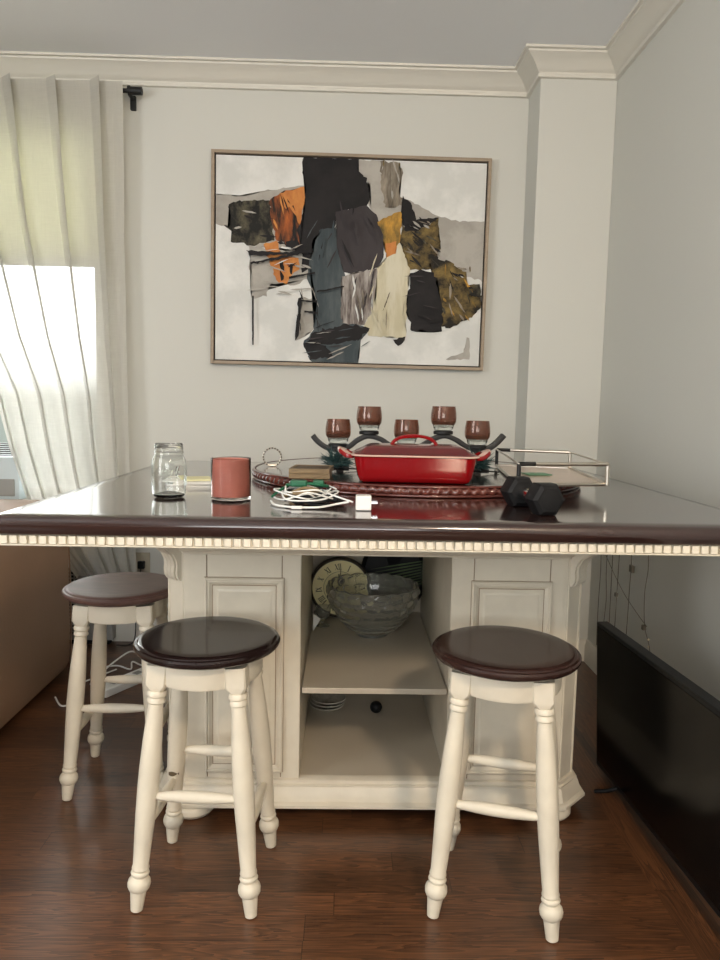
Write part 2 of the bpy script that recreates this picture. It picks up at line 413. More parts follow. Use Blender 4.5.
# ------------------------------------------------------------------ painting
pw, ph_ = 1.258, .945
pt = thing('painting', 'large abstract painting in black, orange and olive, thin wood frame, on back wall', 'painting', (.008, 3.396, 1.797))
pt.rotation_euler = (0, radians(.35), 0)
b = B()
w2, h2, fwd = pw/2, ph_/2, .014
for x0, z0, x1, z1 in ((-w2, -h2, -w2+fwd, h2), (w2-fwd, -h2, w2, h2), (-w2+fwd, -h2, w2-fwd, -h2+fwd), (-w2+fwd, h2-fwd, w2-fwd, h2)):
    box(b, x0, -.040, z0, x1, 0, z1, bev=.0015)
obj('frame', b, M['framewood'], pt)
b = B(); box(b, -w2+fwd, -.020, -h2+fwd, w2-fwd, -.004, h2-fwd); obj('backing', b, M['darkgap'], pt)
def paint(name, c1, c2, sc_=(8, 8, 8), lo=.42, hi=.58, det=6):
    m = bpy.data.materials.new(name); m.use_nodes = True; nt = m.node_tree; bs = nt.nodes['Principled BSDF']; bs.inputs['Roughness'].default_value = .6; bs.inputs['Specular IOR Level'].default_value = .25
    tc = nt.nodes.new('ShaderNodeTexCoord'); mp = nt.nodes.new('ShaderNodeMapping'); mp.inputs['Scale'].default_value = sc_
    n = nt.nodes.new('ShaderNodeTexNoise'); n.inputs['Scale'].default_value = 1; n.inputs['Detail'].default_value = det; n.inputs['Roughness'].default_value = .65
    r = nt.nodes.new('ShaderNodeValToRGB'); r.color_ramp.elements[0].position = lo; r.color_ramp.elements[1].position = hi
    r.color_ramp.elements[0].color = lin(c1); r.color_ramp.elements[1].color = lin(c2)
    nt.links.new(tc.outputs['Object'], mp.inputs[0]); nt.links.new(mp.outputs[0], n.inputs['Vector']); nt.links.new(n.outputs[0], r.inputs[0]); nt.links.new(r.outputs[0], bs.inputs['Base Color'])
    bp = nt.nodes.new('ShaderNodeBump'); bp.inputs['Strength'].default_value = .3; bp.inputs['Distance'].default_value = .002
    nt.links.new(n.outputs[0], bp.inputs['Height']); nt.links.new(bp.outputs[0], bs.inputs['Normal'])
    return m
PM = [paint('paint_white', (208, 209, 205), (224, 224, 220), (4, 4, 4)),
      paint('paint_grey', (160, 156, 148), (176, 172, 164), (6, 6, 6)),
      paint('paint_black', (20, 18, 20), (30, 27, 28), (6, 6, 6)),
      paint('paint_charcoal', (52, 47, 49), (60, 55, 57), (10, 10, 4)),
      paint('paint_slate', (60, 70, 74), (80, 88, 90), (12, 8, 3)),
      paint('paint_orange', (206, 138, 72), (188, 116, 62), (12, 8, 6)),
      paint('paint_olive_dark', (26, 25, 22), (104, 98, 78), (18, 8, 12), .44, .70),
      paint('paint_rust', (36, 30, 26), (184, 100, 46), (26, 8, 6), .40, .70),
      paint('paint_cream', (196, 188, 160), (212, 206, 184), (16, 8, 3)),
      paint('paint_taupe_scumble', (70, 54, 50), (204, 198, 190), (40, 8, 5), .35, .72),
      paint('paint_gold', (92, 80, 44), (214, 160, 66), (18, 8, 10), .35, .7),
      paint('paint_olive', (30, 26, 20), (138, 116, 66), (12, 8, 14), .42, .68),
      paint('paint_umber', (70, 60, 48), (168, 158, 142), (22, 8, 5), .35, .7)]
cw, ch = pw-2*fwd-.012, ph_-2*fwd-.012
def uv2(x, y):   # sketch coordinates (720 x 576 study sheet) to canvas metres
    xl = 40-(y-33)/500*5; xr = 692-(y-45)/500*24
    u = (x-xl)/(xr-xl)
    yt = 33+(x-40)/650*14; yb = 526+(x-36)/632*19
    v = (y-yt)/(yb-yt)
    return (max(0, min(1, u))-.5)*cw, (.5-max(0, min(1, v)))*ch
b = B()
box(b, -cw/2, -.0275, -ch/2, cw/2, -.0215, ch/2)
layer = [0]
def patch(poly, mi, jit=3.0, smooth_=True):
    layer[0] += 1
    P = []
    n = len(poly)
    rnd = random.Random(layer[0]*13)
    for i in range(n):
        a = poly[i]; c = poly[(i+1) % n]; L_ = math.hypot(c[0]-a[0], c[1]-a[1]); k = max(1, int(L_/7))
        for q in range(k):
            t = q/k
            P.append((a[0]+(c[0]-a[0])*t+rnd.uniform(-jit, jit)*(q > 0), a[1]+(c[1]-a[1])*t+rnd.uniform(-jit, jit)*(q > 0)))
    y = -.0275-.00012*layer[0]
    vs = [b.verts.new((uv2(*p)[0], y, uv2(*p)[1])) for p in P]
    f = b.faces.new(vs); f.material_index = mi
    bmesh.ops.triangulate(b, faces=[f], ngon_method='EAR_CLIP')
patch([(36, 125), (90, 132), (150, 118), (252, 104), (250, 250), (120, 252), (80, 205), (36, 196)], 1)
patch([(118, 250), (268, 262), (262, 330), (215, 345), (170, 340), (160, 372), (122, 374)], 1, 4)
patch([(372, 40), (440, 44), (490, 150), (487, 200), (440, 215), (405, 150), (410, 100), (380, 72)], 1)
patch([(485, 130), (575, 175), (625, 188), (692, 184), (690, 335), (640, 322), (560, 290), (490, 250)], 1)
patch([(240, 372), (278, 380), (272, 450), (250, 470), (225, 480), (238, 420)], 1, 5)
patch([(580, 530), (612, 518), (632, 510), (640, 472), (646, 474), (646, 528)], 1, 2)
patch([(434, 44), (482, 48), (486, 80), (478, 110), (488, 150), (444, 154), (436, 100)], 12, 4)
patch([(70, 150), (96, 140), (166, 140), (176, 180), (178, 236), (120, 248), (74, 240), (76, 210), (62, 206), (74, 200)], 6, 4)
patch([(166, 142), (196, 120), (236, 110), (240, 180), (222, 244), (184, 236), (172, 190)], 7, 3)
patch([(192, 122), (262, 104), (250, 150), (240, 200), (232, 180), (226, 150), (206, 160)], 5, 3)
patch([(152, 246), (184, 236), (192, 270), (236, 278), (238, 306), (226, 312), (208, 342), (188, 338), (176, 310), (166, 288)], 5, 3)
patch([(192, 285), (200, 286), (200, 330), (194, 334)], 2, 2)
patch([(216, 292), (222, 290), (220, 318), (216, 316)], 2, 2)
patch([(250, 36), (382, 40), (378, 68), (402, 84), (410, 130), (396, 156), (330, 168), (322, 206), (292, 208), (268, 242), (262, 300), (244, 314), (246, 268), (186, 240), (226, 236), (246, 180), (256, 110), (246, 74)], 2, 3)
patch([(290, 208), (326, 203), (334, 262), (346, 312), (338, 400), (350, 432), (408, 452), (384, 480), (376, 540), (268, 540), (246, 488), (272, 452), (278, 380), (256, 322), (262, 282)], 4, 3)
patch([(326, 166), (400, 150), (424, 172), (440, 214), (440, 276), (428, 300), (372, 318), (344, 312), (328, 252)], 3, 1.5)
patch([(340, 322), (428, 300), (420, 400), (394, 442), (340, 436), (336, 400)], 9, 3)
patch([(424, 302), (446, 276), (482, 240), (504, 292), (496, 400), (492, 474), (402, 468), (392, 444), (420, 392)], 8, 2.5)
patch([(274, 458), (350, 438), (406, 450), (376, 482), (300, 500), (330, 520), (262, 528), (246, 488)], 2, 4)
patch([(300, 492), (376, 478), (378, 536), (330, 536)], 4, 3)
patch([(426, 190), (466, 168), (486, 164), (482, 238), (446, 276), (440, 226)], 10, 3)
patch([(444, 242), (472, 236), (470, 266), (448, 276)], 5, 2)
patch([(486, 196), (520, 212), (574, 178), (578, 250), (562, 304), (504, 306), (480, 240)], 11, 3)
patch([(552, 280), (600, 284), (640, 310), (642, 340), (672, 345), (674, 400), (640, 430), (600, 450), (576, 446), (560, 360)], 11, 4)
patch([(488, 126), (510, 150), (520, 184), (574, 178), (548, 198), (520, 212), (494, 214), (484, 180)], 2, 2.5)
patch([(504, 314), (528, 304), (562, 312), (572, 350), (582, 400), (580, 458), (506, 456), (496, 400)], 2, 4)
patch([(640, 350), (672, 340), (674, 366), (650, 372)], 6, 3)
patch([(462, 478), (492, 470), (490, 480), (474, 494)], 2, 2)
def strokes(x0, y0, x1, y1, n, cols, ang, seed, L0=14, L1=46, wd=3.2):
    rnd = random.Random(seed)
    for _ in range(n):
        x = rnd.uniform(x0, x1); y = rnd.uniform(y0, y1); a = radians(ang+rnd.uniform(-22, 22)); L_ = rnd.uniform(L0, L1)/2; w_ = rnd.uniform(.35, 1)*wd
        dx, dy = cos(a)*L_, sin(a)*L_; nx, ny = -sin(a)*w_, cos(a)*w_
        patch([(x-dx, y-dy), (x-dx*.4+nx, y-dy*.4+ny), (x+dx*.5+nx*.7, y+dy*.5+ny*.7), (x+dx, y+dy), (x+dx*.3-nx, y+dy*.3-ny), (x-dx*.5-nx*.8, y-dy*.5-ny*.8)], rnd.choice(cols), .9)
strokes(84, 155, 168, 232, 16, [2, 6, 1, 6], 8, 1)
strokes(178, 128, 238, 235, 16, [5, 7, 2, 7], 78, 2, 20, 60)
strokes(172, 255, 225, 325, 6, [5, 7, 5], 60, 3)
strokes(500, 215, 570, 290, 18, [2, 11, 6, 12], 35, 4)
strokes(575, 300, 660, 430, 24, [11, 10, 6, 12, 11], 70, 5)
strokes(575, 290, 640, 330, 6, [2, 12, 0], 25, 6, 10, 26)
strokes(350, 325, 415, 425, 16, [9, 0, 3, 12, 9], 98, 7, 30, 70)
strokes(500, 178, 560, 205, 8, [2, 1, 2, 12], 40, 8, 10, 34)
strokes(265, 200, 330, 290, 8, [2, 3, 4], 105, 9, 20, 60)
strokes(262, 440, 400, 520, 14, [2, 3, 4, 1], -12, 10, 30, 80, 2.2)
strokes(410, 290, 490, 460, 14, [8, 8, 12], 92, 11, 30, 80, 2.0)
strokes(440, 50, 482, 145, 12, [12, 1, 11], 88, 12, 20, 50)
strokes(120, 255, 262, 300, 12, [2, 0, 1, 2], -8, 13, 20, 60, 1.6)
strokes(226, 360, 290, 470, 10, [2, 1, 2], 84, 14, 20, 60, 1.4)
strokes(130, 300, 260, 370, 10, [1, 0, 1], 10, 15, 20, 60, 3)
strokes(340, 150, 440, 310, 10, [3, 2, 3], 75, 16, 30, 90, 3)
strokes(505, 320, 575, 450, 8, [2, 3], 5, 17, 20, 60, 2)
strokes(642, 345, 676, 380, 8, [6, 2, 11], 20, 18, 8, 22)
patch([(126, 372), (130, 372), (129, 492), (126, 492)], 2, .6)
patch([(236, 378), (244, 376), (236, 470), (228, 482), (232, 430)], 2, 2)
patch([(112, 262), (200, 268), (270, 258), (272, 266), (200, 274), (120, 276)], 2, 2)
patch([(122, 292), (180, 280), (246, 264), (248, 270), (180, 286), (124, 297)], 2, 2)
patch([(214, 326), (276, 314), (276, 318), (214, 331)], 2, 1)
patch([(236, 382), (280, 384), (280, 388), (236, 386)], 2, 1)
patch([(250, 408), (282, 412), (282, 417), (250, 413)], 2, 1)
patch([(280, 360), (345, 348), (345, 351), (280, 364)], 2, 1)
obj('canvas', b, PM, pt)

# ------------------------------------------------------------------ island table
TX0, TX1, TY0, TY1, TZ = -.725, .945, 1.45, 2.93, .914
tb = thing('island_table', 'counter-height cream island table with dark glossy top and open middle shelves', 'table', (.10, 2.2, 0))
def T_(bm, name, m, smooth=None, parent=None):
    if parent is None:
        bmesh.ops.translate(bm, verts=bm.verts, vec=(-.10, -2.2, 0)); return obj(name, bm, m, tb, smooth)
    bmesh.ops.translate(bm, verts=bm.verts, vec=(-.10, -2.2, 0)); return obj(name, bm, m, parent, smooth)
b = B()
prof = [(.030, .873), (.014, .873), (.010, .875), (.007, .880), (.003, .886), (.000, .893), (.0, .899), (.003, .907), (.009, .912), (.013, .9125), (.016, .914), (.05, .914)]
rings(b, [[(x, y, z) for x, y in rrect(TX0, TY0, TX1, TY1, .03, ins)] for ins, z in prof])
T_(b, 'tabletop', M['wood'], 35)
# dentil moulding
b = B()
i0 = .022
sweep(b, [(TX0+i0, TY0+i0), (TX0+i0, TY1-i0), (TX1-i0, TY1-i0), (TX1-i0, TY0+i0)][::-1], [(0, .850), (0, .872), (-.02, .872), (-.02, .850)], closed=True)
sweep(b, [(TX0+i0, TY0+i0), (TX0+i0, TY1-i0), (TX1-i0, TY1-i0), (TX1-i0, TY0+i0)][::-1], [(.008, .8505), (.010, .852), (.010, .854), (.001, .855), (-.001, .8505)], closed=True)
def dent(bm, cx, cy, dx, dy):
    w = .0068
    if dx: box(bm, cx-w, cy-.009 if dy < 0 else cy, .8556, cx+w, cy if dy < 0 else cy+.009, .8719)
    else: box(bm, cx-.009 if dy < 0 else cx, cy-w, .8556, cx if dy < 0 else cx+.009, cy+w, .8719)
n = 82; L_ = TX1-TX0-2*i0
for k in range(n):
    x = TX0+i0+(k+.5)*L_/n; dent(b, x, TY0+i0, 1, -1); dent(b, x, TY1-i0, 1, 1)
n = 72; L_ = TY1-TY0-2*i0
for k in range(n):
    y = TY0+i0+(k+.5)*L_/n; dent(b, TX0+i0, y, 0, -1); dent(b, TX1-i0, y, 0, 1)
T_(b, 'dentil_moulding', M['cream'])
# cabinet body
FX0, FX1, FY, BY, CHm = -.486, .675, 1.92, 2.70, .058
IL, IR = -.112, .298
b = B(); box(b, FX0+.03, FY+.03, .775, FX1-.03, BY-.03, .873); T_(b, 'apron', M['cream'])
b = B()
prism(b, [(FX0+CHm, FY), (IL, FY), (IL, BY), (FX0+CHm, BY), (FX0, BY-CHm), (FX0, FY+CHm)], .075, .775)
T_(b, 'left_pedestal', M['cream'])
b = B()
prism(b, [(IR, FY), (FX1-CHm, FY), (FX1, FY+CHm), (FX1, BY-CHm), (FX1-CHm, BY), (IR, BY)], .075, .775)
T_(b, 'right_pedestal', M['cream'])
b = B(); box(b, IL+.0005, BY-.03, .075, IR-.0005, BY-.015, .775); T_(b, 'back_panel', M['shelf'])
b = B(); box(b, IL+.0005, FY+.002, .088, IR-.0005, BY-.031, .108); T_(b, 'cabinet_floor', M['shelf'])
b = B(); box(b, IL+.006, FY-.004, .357, IR-.004, BY-.032, .373, bev=.0015); T_(b, 'shelf', M['shelf'])
b = B(); box(b, IL+.0005, FY+.004, .755, IR-.0005, FY+.02, .775); T_(b, 'top_rail', M['cream'])
oct_ = [(FX0+CHm, FY), (FX0, FY+CHm), (FX0, BY-CHm), (FX0+CHm, BY), (FX1-CHm, BY), (FX1, BY-CHm), (FX1, FY+CHm), (FX1-CHm, FY)][::-1]
b = B(); sweep(b, oct_, [(-.01, .743), (.004, .744), (.006, .749), (.012, .752), (.018, .760), (.022, .766), (.022, .785), (-.01, .785)], closed=True); T_(b, 'cornice', M['cream'], 35)
b = B(); sweep(b, oct_, [(-.02, .036), (.030, .036), (.036, .040), (.036, .048), (.030, .053), (.026, .054), (.024, .062), (.016, .086), (.013, .090), (.013, .095), (.007, .098), (.006, .106), (.0, .109), (-.02, .109)], closed=True); T_(b, 'base_moulding', M['cream'], 35)
for x, y in ((FX0+.075, FY+.022), (FX1-.075, FY+.022), (FX0+.06, BY-.05), (FX1-.06, BY-.05)):
    b = B(); lathe(b, [(.040, 0), (.054, .004), (.062, .014), (.062, .024), (.055, .034), (.050, .037)], 28, (x, y, 0)); T_(b, 'bun_foot', M['cream'], 35)
# face panels: stiles and rails with fine gaps, moulded frame and raised field
def face_panel(x0, x1, px0, px1):
    b = B(); g = .0015; d = .004; pz0, pz1 = .131, .680; zb, zt = .112, .742
    g2 = .003
    box(b, x0, FY-d, zb, px0+.004, FY, zt); box(b, px1-.004, FY-d, zb, x1, FY, zt)
    box(b, px0+.004+g2, FY-d, pz1-.003, px1-.004-g2, FY, zt); box(b, px0+.004+g2, FY-d, zb, px1-.004-g2, FY, pz0+.003)
    T_(b, 'face_frame', M['cream'])
    b = B(); box(b, x0+.001, FY-.0012, zb+.001, x1-.001, FY-.0002, zt-.001); box(b, px0-.0015, FY-.0048, pz0-.0015, px1+.0015, FY-.0011, pz1+.0015); T_(b, 'dark_groove_line', M['glaze'])
    b = B()
    prof = [(0, 0), (0, .0085), (.003, .011), (.006, .011), (.008, .0075), (.012, .0075), (.016, .0045), (.020, .0018), (.020, 0)]
    loop = [(px0, pz0), (px1, pz0), (px1, pz1), (px0, pz1)]
    cs = []
    for i, (x, z) in enumerate(loop):
        sx = 1 if x == px0 else -1; sz = 1 if z == pz0 else -1
        cs.append([(x+sx*a, FY-.0035-h, z+sz*a) for a, h in prof])
    rings(b, cs, loop=True)
    # inner raised field
    m_ = .024
    rs = []
    for ins, h in ((m_-.0025, .002), (m_-.0015, .0055), (m_+.008, .0058), (m_+.014, .0075), (m_+.03, .0075)):
        rs.append([(px0+ins, FY-.0005-h, pz0+ins), (px1-ins, FY-.0005-h, pz0+ins), (px1-ins, FY-.0005-h, pz1-ins), (px0+ins, FY-.0005-h, pz1-ins)])
    rings(b, rs)
    T_(b, 'door_panel', M['cream'])
face_panel(FX0+CHm+.012, IL-.002, -.372, -.158)
face_panel(IR+.002, FX1-CHm-.012, .353, .573)
# fluted bead on chamfer edges and corbels
for sx, cx in ((-1, FX0+CHm/2), (1, FX1-CHm/2)):
    for sy, cy in ((-1, FY+CHm/2), (1, BY-CHm/2)):
        n2 = Vector((sx, sy, 0)).normalized(); tn = Vector((-n2.y, n2.x, 0))
        b = B()
        pr_ = [(0, .665), (.010, .668), (.016, .678), (.018, .692), (.016, .708), (.018, .722), (.028, .742), (.048, .758), (.060, .767), (.060, .782), (0, .782)]
        for k, (w0, w1, e_) in enumerate(((-.035, -.025, .0), (-.025, -.009, .005), (-.009, .009, .005), (.009, .025, .005), (.025, .035, .0))):
            sec = []
            for w_ in (w0+.0008, w1-.0008):
                sec.append([Vector((cx, cy, 0))+tn*w_+n2*(o_+(e_ if 0 < i < 9 else 0))+Vector((0, 0, z)) for i, (o_, z) in enumerate(pr_)])
            rings(b, sec)
        T_(b, 'corbel', M['cream'])
        if sy < 0:
            b = B()
            for w_ in (-.034, .034):
                c0 = Vector((cx, cy, 0))+tn*w_
                tube(b, [c0+Vector((0, 0, .11)), c0+Vector((0, 0, .742))], .004, 6)
            T_(b, 'corner_bead', M['cream'], 40)

# ------------------------------------------------------------------ stools
def make_stool(label, seatm, rz, loc):
    t = thing('bar_stool', label, 'stool', loc, rz, 'bar stools round the island table')
    R_ = .169
    b = B()
    lathe(b, [(.02, .5655), (.140, .5655), (.146, .572), (.158, .573), (.163, .5745), (.1665, .578), (R_, .583), (R_, .587), (.166, .591), (.161, .5925), (.1595, .5945), (.155, .597), (.149, .5978), (.12, .5965), (.06, .5950), (.01, .5945)], 64)
    obj('seat', b, seatm, t, 30)
    b = B()   # ring apron in four arcs, between the leg blocks
    for q in range(4):
        a0 = q*pi/2-pi/4+.24; a1 = a0+pi/2-.48
        rs = []
        for k in range(11):
            a = a0+(a1-a0)*k/10
            rs.append([(r*cos(a), r*sin(a), z) for r, z in ((.128, .5645), (.128, .518), (.125, .512), (.110, .512), (.108, .5645))])
        rings(b, rs)
    obj('apron', b, M['cream'], t, 30)
    tops, feet = {}, {}
    for sx in (-1, 1):
        for sy in (-1, 1):
            top = Vector((sx*.0865, sy*.0865, .5645)); foot = Vector((sx*.131, sy*.131, 0)); tops[sx, sy] = top; feet[sx, sy] = foot
            ax = (top-foot); L_ = ax.length; k = L_/.5645
            q = Vector((0, 0, 1)).rotation_difference(ax.normalized()).to_matrix().to_4x4()
            mt = Matrix.Translation(foot) @ q
            b = B()
            prof = [(.011, .001), (.0135, .003), (.0178, .043), (.0178, .0475), (.0215, .050), (.0250, .057), (.0258, .064), (.0245, .071), (.0200, .077), (.0165, .0795), (.0165, .082), (.0200, .0845), (.0210, .088), (.0195, .0915), (.0170, .093), (.0170, .0955), (.0195, .0985), (.0190, .102), (.0178, .106),
                    (.0200, .16), (.0225, .22), (.0238, .28), (.0235, .33), (.0215, .39), (.0185, .44), (.0165, .466), (.0165, .470), (.0200, .473), (.0205, .478), (.0180, .482), (.0180, .485), (.0215, .488), (.0220, .494), (.0195, .499)]
            lathe(b, [(r, z*k) for r, z in prof], 20, mtx=mt)
            # squared block with chamfered foot
            rs = []
            for s_, z in ((.016, .499), (.0235, .515), (.0235, .558)):
                c_ = s_*.16 if z > .51 else s_*.45
                zz = z*k
                rs.append([(-s_+c_, -s_, zz), (s_-c_, -s_, zz), (s_, -s_+c_, zz), (s_, s_-c_, zz), (s_-c_, s_, zz), (-s_+c_, s_, zz), (-s_, s_-c_, zz), (-s_, -s_+c_, zz)])
            vs = rings(b, rs); bmesh.ops.transform(b, matrix=mt, verts=vs)
            o = obj('leg', b, M['cream'], t, 40)
            # keep the foot flat on the floor
    def at(sx, sy, z):
        f, tp = feet[sx, sy], tops[sx, sy]; return f+(tp-f)*(z/.5645)
    for (a, c_, z) in (((-1, -1), (1, -1), .262), ((-1, 1), (1, 1), .262), ((-1, -1), (-1, 1), .185), ((1, -1), (1, 1), .185)):
        p0, p1 = at(*a, z), at(*c_, z); d = (p1-p0).normalized(); p0 += d*.014; p1 -= d*.014
        b = B(); tube(b, [p0.lerp(p1, k/14) for k in range(15)], lambda u: .0075+.0065*sin(pi*min(1, max(0, u)))**.8, 14)
        obj('stretcher', b, M['cream'], t, 60)
    return t
s1 = make_stool('cream stool with glossy dark seat standing before the left cabinet panel', M['seat'], radians(-4), (-.314, 1.655, 0))
s1.scale = (1, 1, 1.012)
s2 = dup(s1, (.380, 1.608, 0), radians(-16), 'cream stool with dark brown seat before the right cabinet panel')
s3 = dup(s1, (-.658, 2.125, 0), radians(2), 'cream stool with dusty worn seat beside the brown sofa, left of cabinet')
for ch_ in s3.children:
    if ch_.name.startswith('seat'): ch_.data = ch_.data.copy(); ch_.data.materials[0] = M['seatworn']
for ch_ in s2.children:
    if ch_.name.startswith('seat'):
        M['seat2'] = mat('brown_seat_wood', (52, 35, 31), .16, coat=0, var=.2, vscale=5, stretch=(2, 14, 14)); ch_.data = ch_.data.copy(); ch_.data.materials[0] = M['seat2']
M['chip'] = mat('bare_chipped_wood', (92, 78, 56), .7)
legs = [c_ for c_ in s1.children if c_.name.startswith('leg')]
b = B()   # chipped paint mark on the rear left leg
fz = .205; cx, cy = -.131+(.0445)*fz/.5645, .131-(.0445)*fz/.5645
rs = []
for k in range(9):
    a = radians(-125+k*9); hw = .008*sin(pi*(k+.6)/9.2)
    rs.append([(cx+.0228*cos(a), cy+.0228*sin(a), fz-hw*.8-.004+.001*k), (cx+.0228*cos(a), cy+.0228*sin(a), fz+hw-.002*k*.4)])
rings(b, rs, closed=False)
obj('chipped_spot', b, M['chip'], s1)['label'] = 'chip of bare brown wood on the rear left leg'

# ------------------------------------------------------------------ sofa
sf = thing('sofa', 'brown leather sofa end at the left edge below the window', 'sofa', (-1.6, 2.1, 0))
b = B(); rings(b, [[(x, y, z) for x, y in rrect(-.45, -.85, .465, .895, .05, ins)] for ins, z in ((.02, .03), (.005, .06), (0, .2), (0, .57), (.003, .67), (.012, .714), (.032, .735), (.07, .743), (.2, .744))])
obj('backrest', b, M['leather'], sf, 50)
b = B()
tube(b, catmull([(.455, .886, .06), (.457, .888, .4), (.45, .882, .72)], 8), .003, 6)
obj('seam_piping', b, M['leather'], sf)
for y in (-.75, .80):
    b = B(); box(b, .32, y-.03, 0, .38, y+.03, .04, bev=.004); obj('foot', b, M['tvplastic'], sf)
for y in (-.75, .80):
    b = B(); box(b, -.40, y-.03, 0, -.34, y+.03, .04, bev=.004); obj('foot', b, M['tvplastic'], sf)

# ------------------------------------------------------------------ radiator cover
rd = thing('radiator', 'grey metal radiator cover with perforated front behind the sofa', 'radiator', (-1.25, 3.357, 0))
b = B(); box(b, -.42, -.027, .02, .17, .024, .50, bev=.006); obj('cabinet', b, M['grey'], rd)
b = B()
for i in range(3):
    for k in range(26):
        x = -.036+i*.018; z = .05+k*.017
        box(b, x, -.0282, z, x+.010, -.0265, z+.010)
obj('perforation', b, M['hole'], rd)
b = B(); box(b, -.40, -.022, 0, .15, .022, .0195); obj('base_rail', b, M['hole'], rd)

# wall socket with plug
so = thing('wall_socket', 'wall socket with dark plug on back wall, left of the cabinet', 'socket', (-.955, 3.40, .375))
b = B(); box(b, -.036, -.006, -.057, .036, 0, .057, bev=.002); obj('cover_plate', b, M['boxwood2'], so)
b = B(); box(b, -.018, -.028, -.018, .014, -.0065, .018, bev=.004); obj('plug', b, M['tvplastic'], so)
b = B(); tube(b, catmull([(-.002, -.025, -.012), (-.004, -.04, -.06), (-.02, -.05, -.2), (-.03, -.06, -.36), (-.10, -.10, -.366)], 8), .003, 8); obj('plug_cord', b, M['cable_b'], so, 60)

# power strip and floor cables
ps = thing('power_strip', 'white power strip lying on the floor behind the far left stool', 'power strip', (-.862, 2.85, 0), radians(60))
b = B(); box(b, -.15, -.034, .001, .17, .034, .034, bev=.006); obj('body', b, M['white'], ps)
for k in range(4):
    b = B(); box(b, -.09+k*.06, -.014, .0345, -.055+k*.06, .014, .0355); obj('outlet', b, M['grey'], ps)
b = B(); box(b, .145, -.012, .034, .16, .012, .038, bev=.002); obj('switch', b, M['tvplastic'], ps)
random.seed(3)
def wiggle(p0, p1, n, amp, z, up=None):
    out = []
    for i in range(n+1):
        t = i/n; a = Vector(p0).lerp(Vector(p1), t)
        out.append((a.x+random.uniform(-amp, amp), a.y+random.uniform(-amp, amp), z if up is None else up(t)))
    return catmull(out, 8)
b = B(); tube(b, wiggle((-1.0, 3.02, 0), (-.74, 3.10, 0), 6, .05, .006), .0035, 8); tag(obj('floor_cord', b, M['cable_w'], None, 60), 'white cord curling on the floor near the back wall, behind the power strip', 'cord', 'white cords on the floor by the sofa')
b = B(); tube(b, catmull([(-.98, 2.92, .006), (-1.0, 2.8, .02), (-.95, 2.84, .07), (-.90, 2.98, .09), (-.87, 3.03, .06), (-.84, 3.0, .045)], 8), .0035, 8); tag(obj('floor_cord', b, M['cable_w'], None, 60), 'white cord looping up over the power strip behind the far left stool', 'cord', 'white cords on the floor by the sofa')
b = B(); tube(b, catmull([(-1.10, 2.70, .006), (-1.04, 2.62, .006), (-1.0, 2.70, .006), (-1.07, 2.80, .006), (-1.02, 2.9, .006), (-.96, 3.0, .006)], 8), .0035, 8); tag(obj('floor_cord', b, M['cable_w'], None, 60), 'white cord on the floor hugging the lower edge of the sofa', 'cord', 'white cords on the floor by the sofa')

# ------------------------------------------------------------------ television leaning at the right
tv = thing('television', 'black flat television standing on the floor at the right edge', 'television', (.838, 1.68, 0), radians(1.8))
# local: screen plane roughly x = 0, length along y
lean = Matrix.Rotation(radians(-2.5), 4, 'Y') @ Matrix.Translation((0, .5, 0)) @ Matrix.Rotation(radians(-1.2), 4, 'X') @ Matrix.Translation((0, -.5, 0))
b = B(); box(b, .0, -.62, .025, .035, .50, .49, bev=.004, mtx=lean); obj('panel', b, M['tvplastic'], tv)
b = B(); box(b, -.0015, -.608, .045, .002, .488, .478, mtx=lean); obj('screen', b, M['screen'], tv)
for y in (.34, -.46):
    b = B(); tube(b, catmull([(-.055, y+.03, .006), (-.02, y+.012, .018), (.015, y, .035), (.05, y+.012, .018), (.075, y+.03, .006)], 6), .006, 8)
    tv_f = obj('stand_foot', b, M['tvplastic'], tv, 50)

# ------------------------------------------------------------------ fairy-light wires on right wall
fl = thing('string_lights', 'thin curtain string of fairy light wires hanging on the right wall near the corner', 'string lights', (1.123, 2.8, .1))
ys = [3.06, 2.98, 2.92, 2.86, 2.74, 2.58]
for k, y in enumerate(ys):
    b = B(); zb = .02 if k < 5 else .24
    tube(b, catmull([(random.uniform(-.004, .002), y-2.8+random.uniform(-.006, .006), .70-q*(.70-zb)/6) for q in range(7)], 4), .0016, 6)
    obj('wire', b, M['wirebeige'], fl, 60)
b = B(); tube(b, catmull([(0, .30, .50), (0, .18, .42), (0, .0, .33), (0, -.16, .28), (0, -.24, .26)], 6), .0014, 6); obj('cross_wire', b, M['wirebeige'], fl, 60)
for y, z, s_ in ((2.98, .54, .012), (2.86, .30, .008), (2.58, .25, .009), (2.72, .44, .014)):
    b = B(); box(b, -.008, y-2.8-s_, z-s_, .004, y-2.8+s_, z+s_, bev=.002); obj('clip', b, M['wirebeige'], fl)
for k in range(6):
    b = B(); a = k*.35; bmesh.ops.create_icosphere(b, subdivisions=2, radius=.0042, matrix=Matrix.Translation((-.004, -.27-.02*sin(a), .22-.024*k)))
    obj('bulb', b, M['bead'], fl, 180)
b = B(); tube(b, catmull([(0, -.22, .25), (-.004, -.28, .2), (-.004, -.30, .14), (-.002, -.28, .08), (0, -.2, .02)], 8), .0014, 6); obj('wire', b, M['wirebeige'], fl, 60)

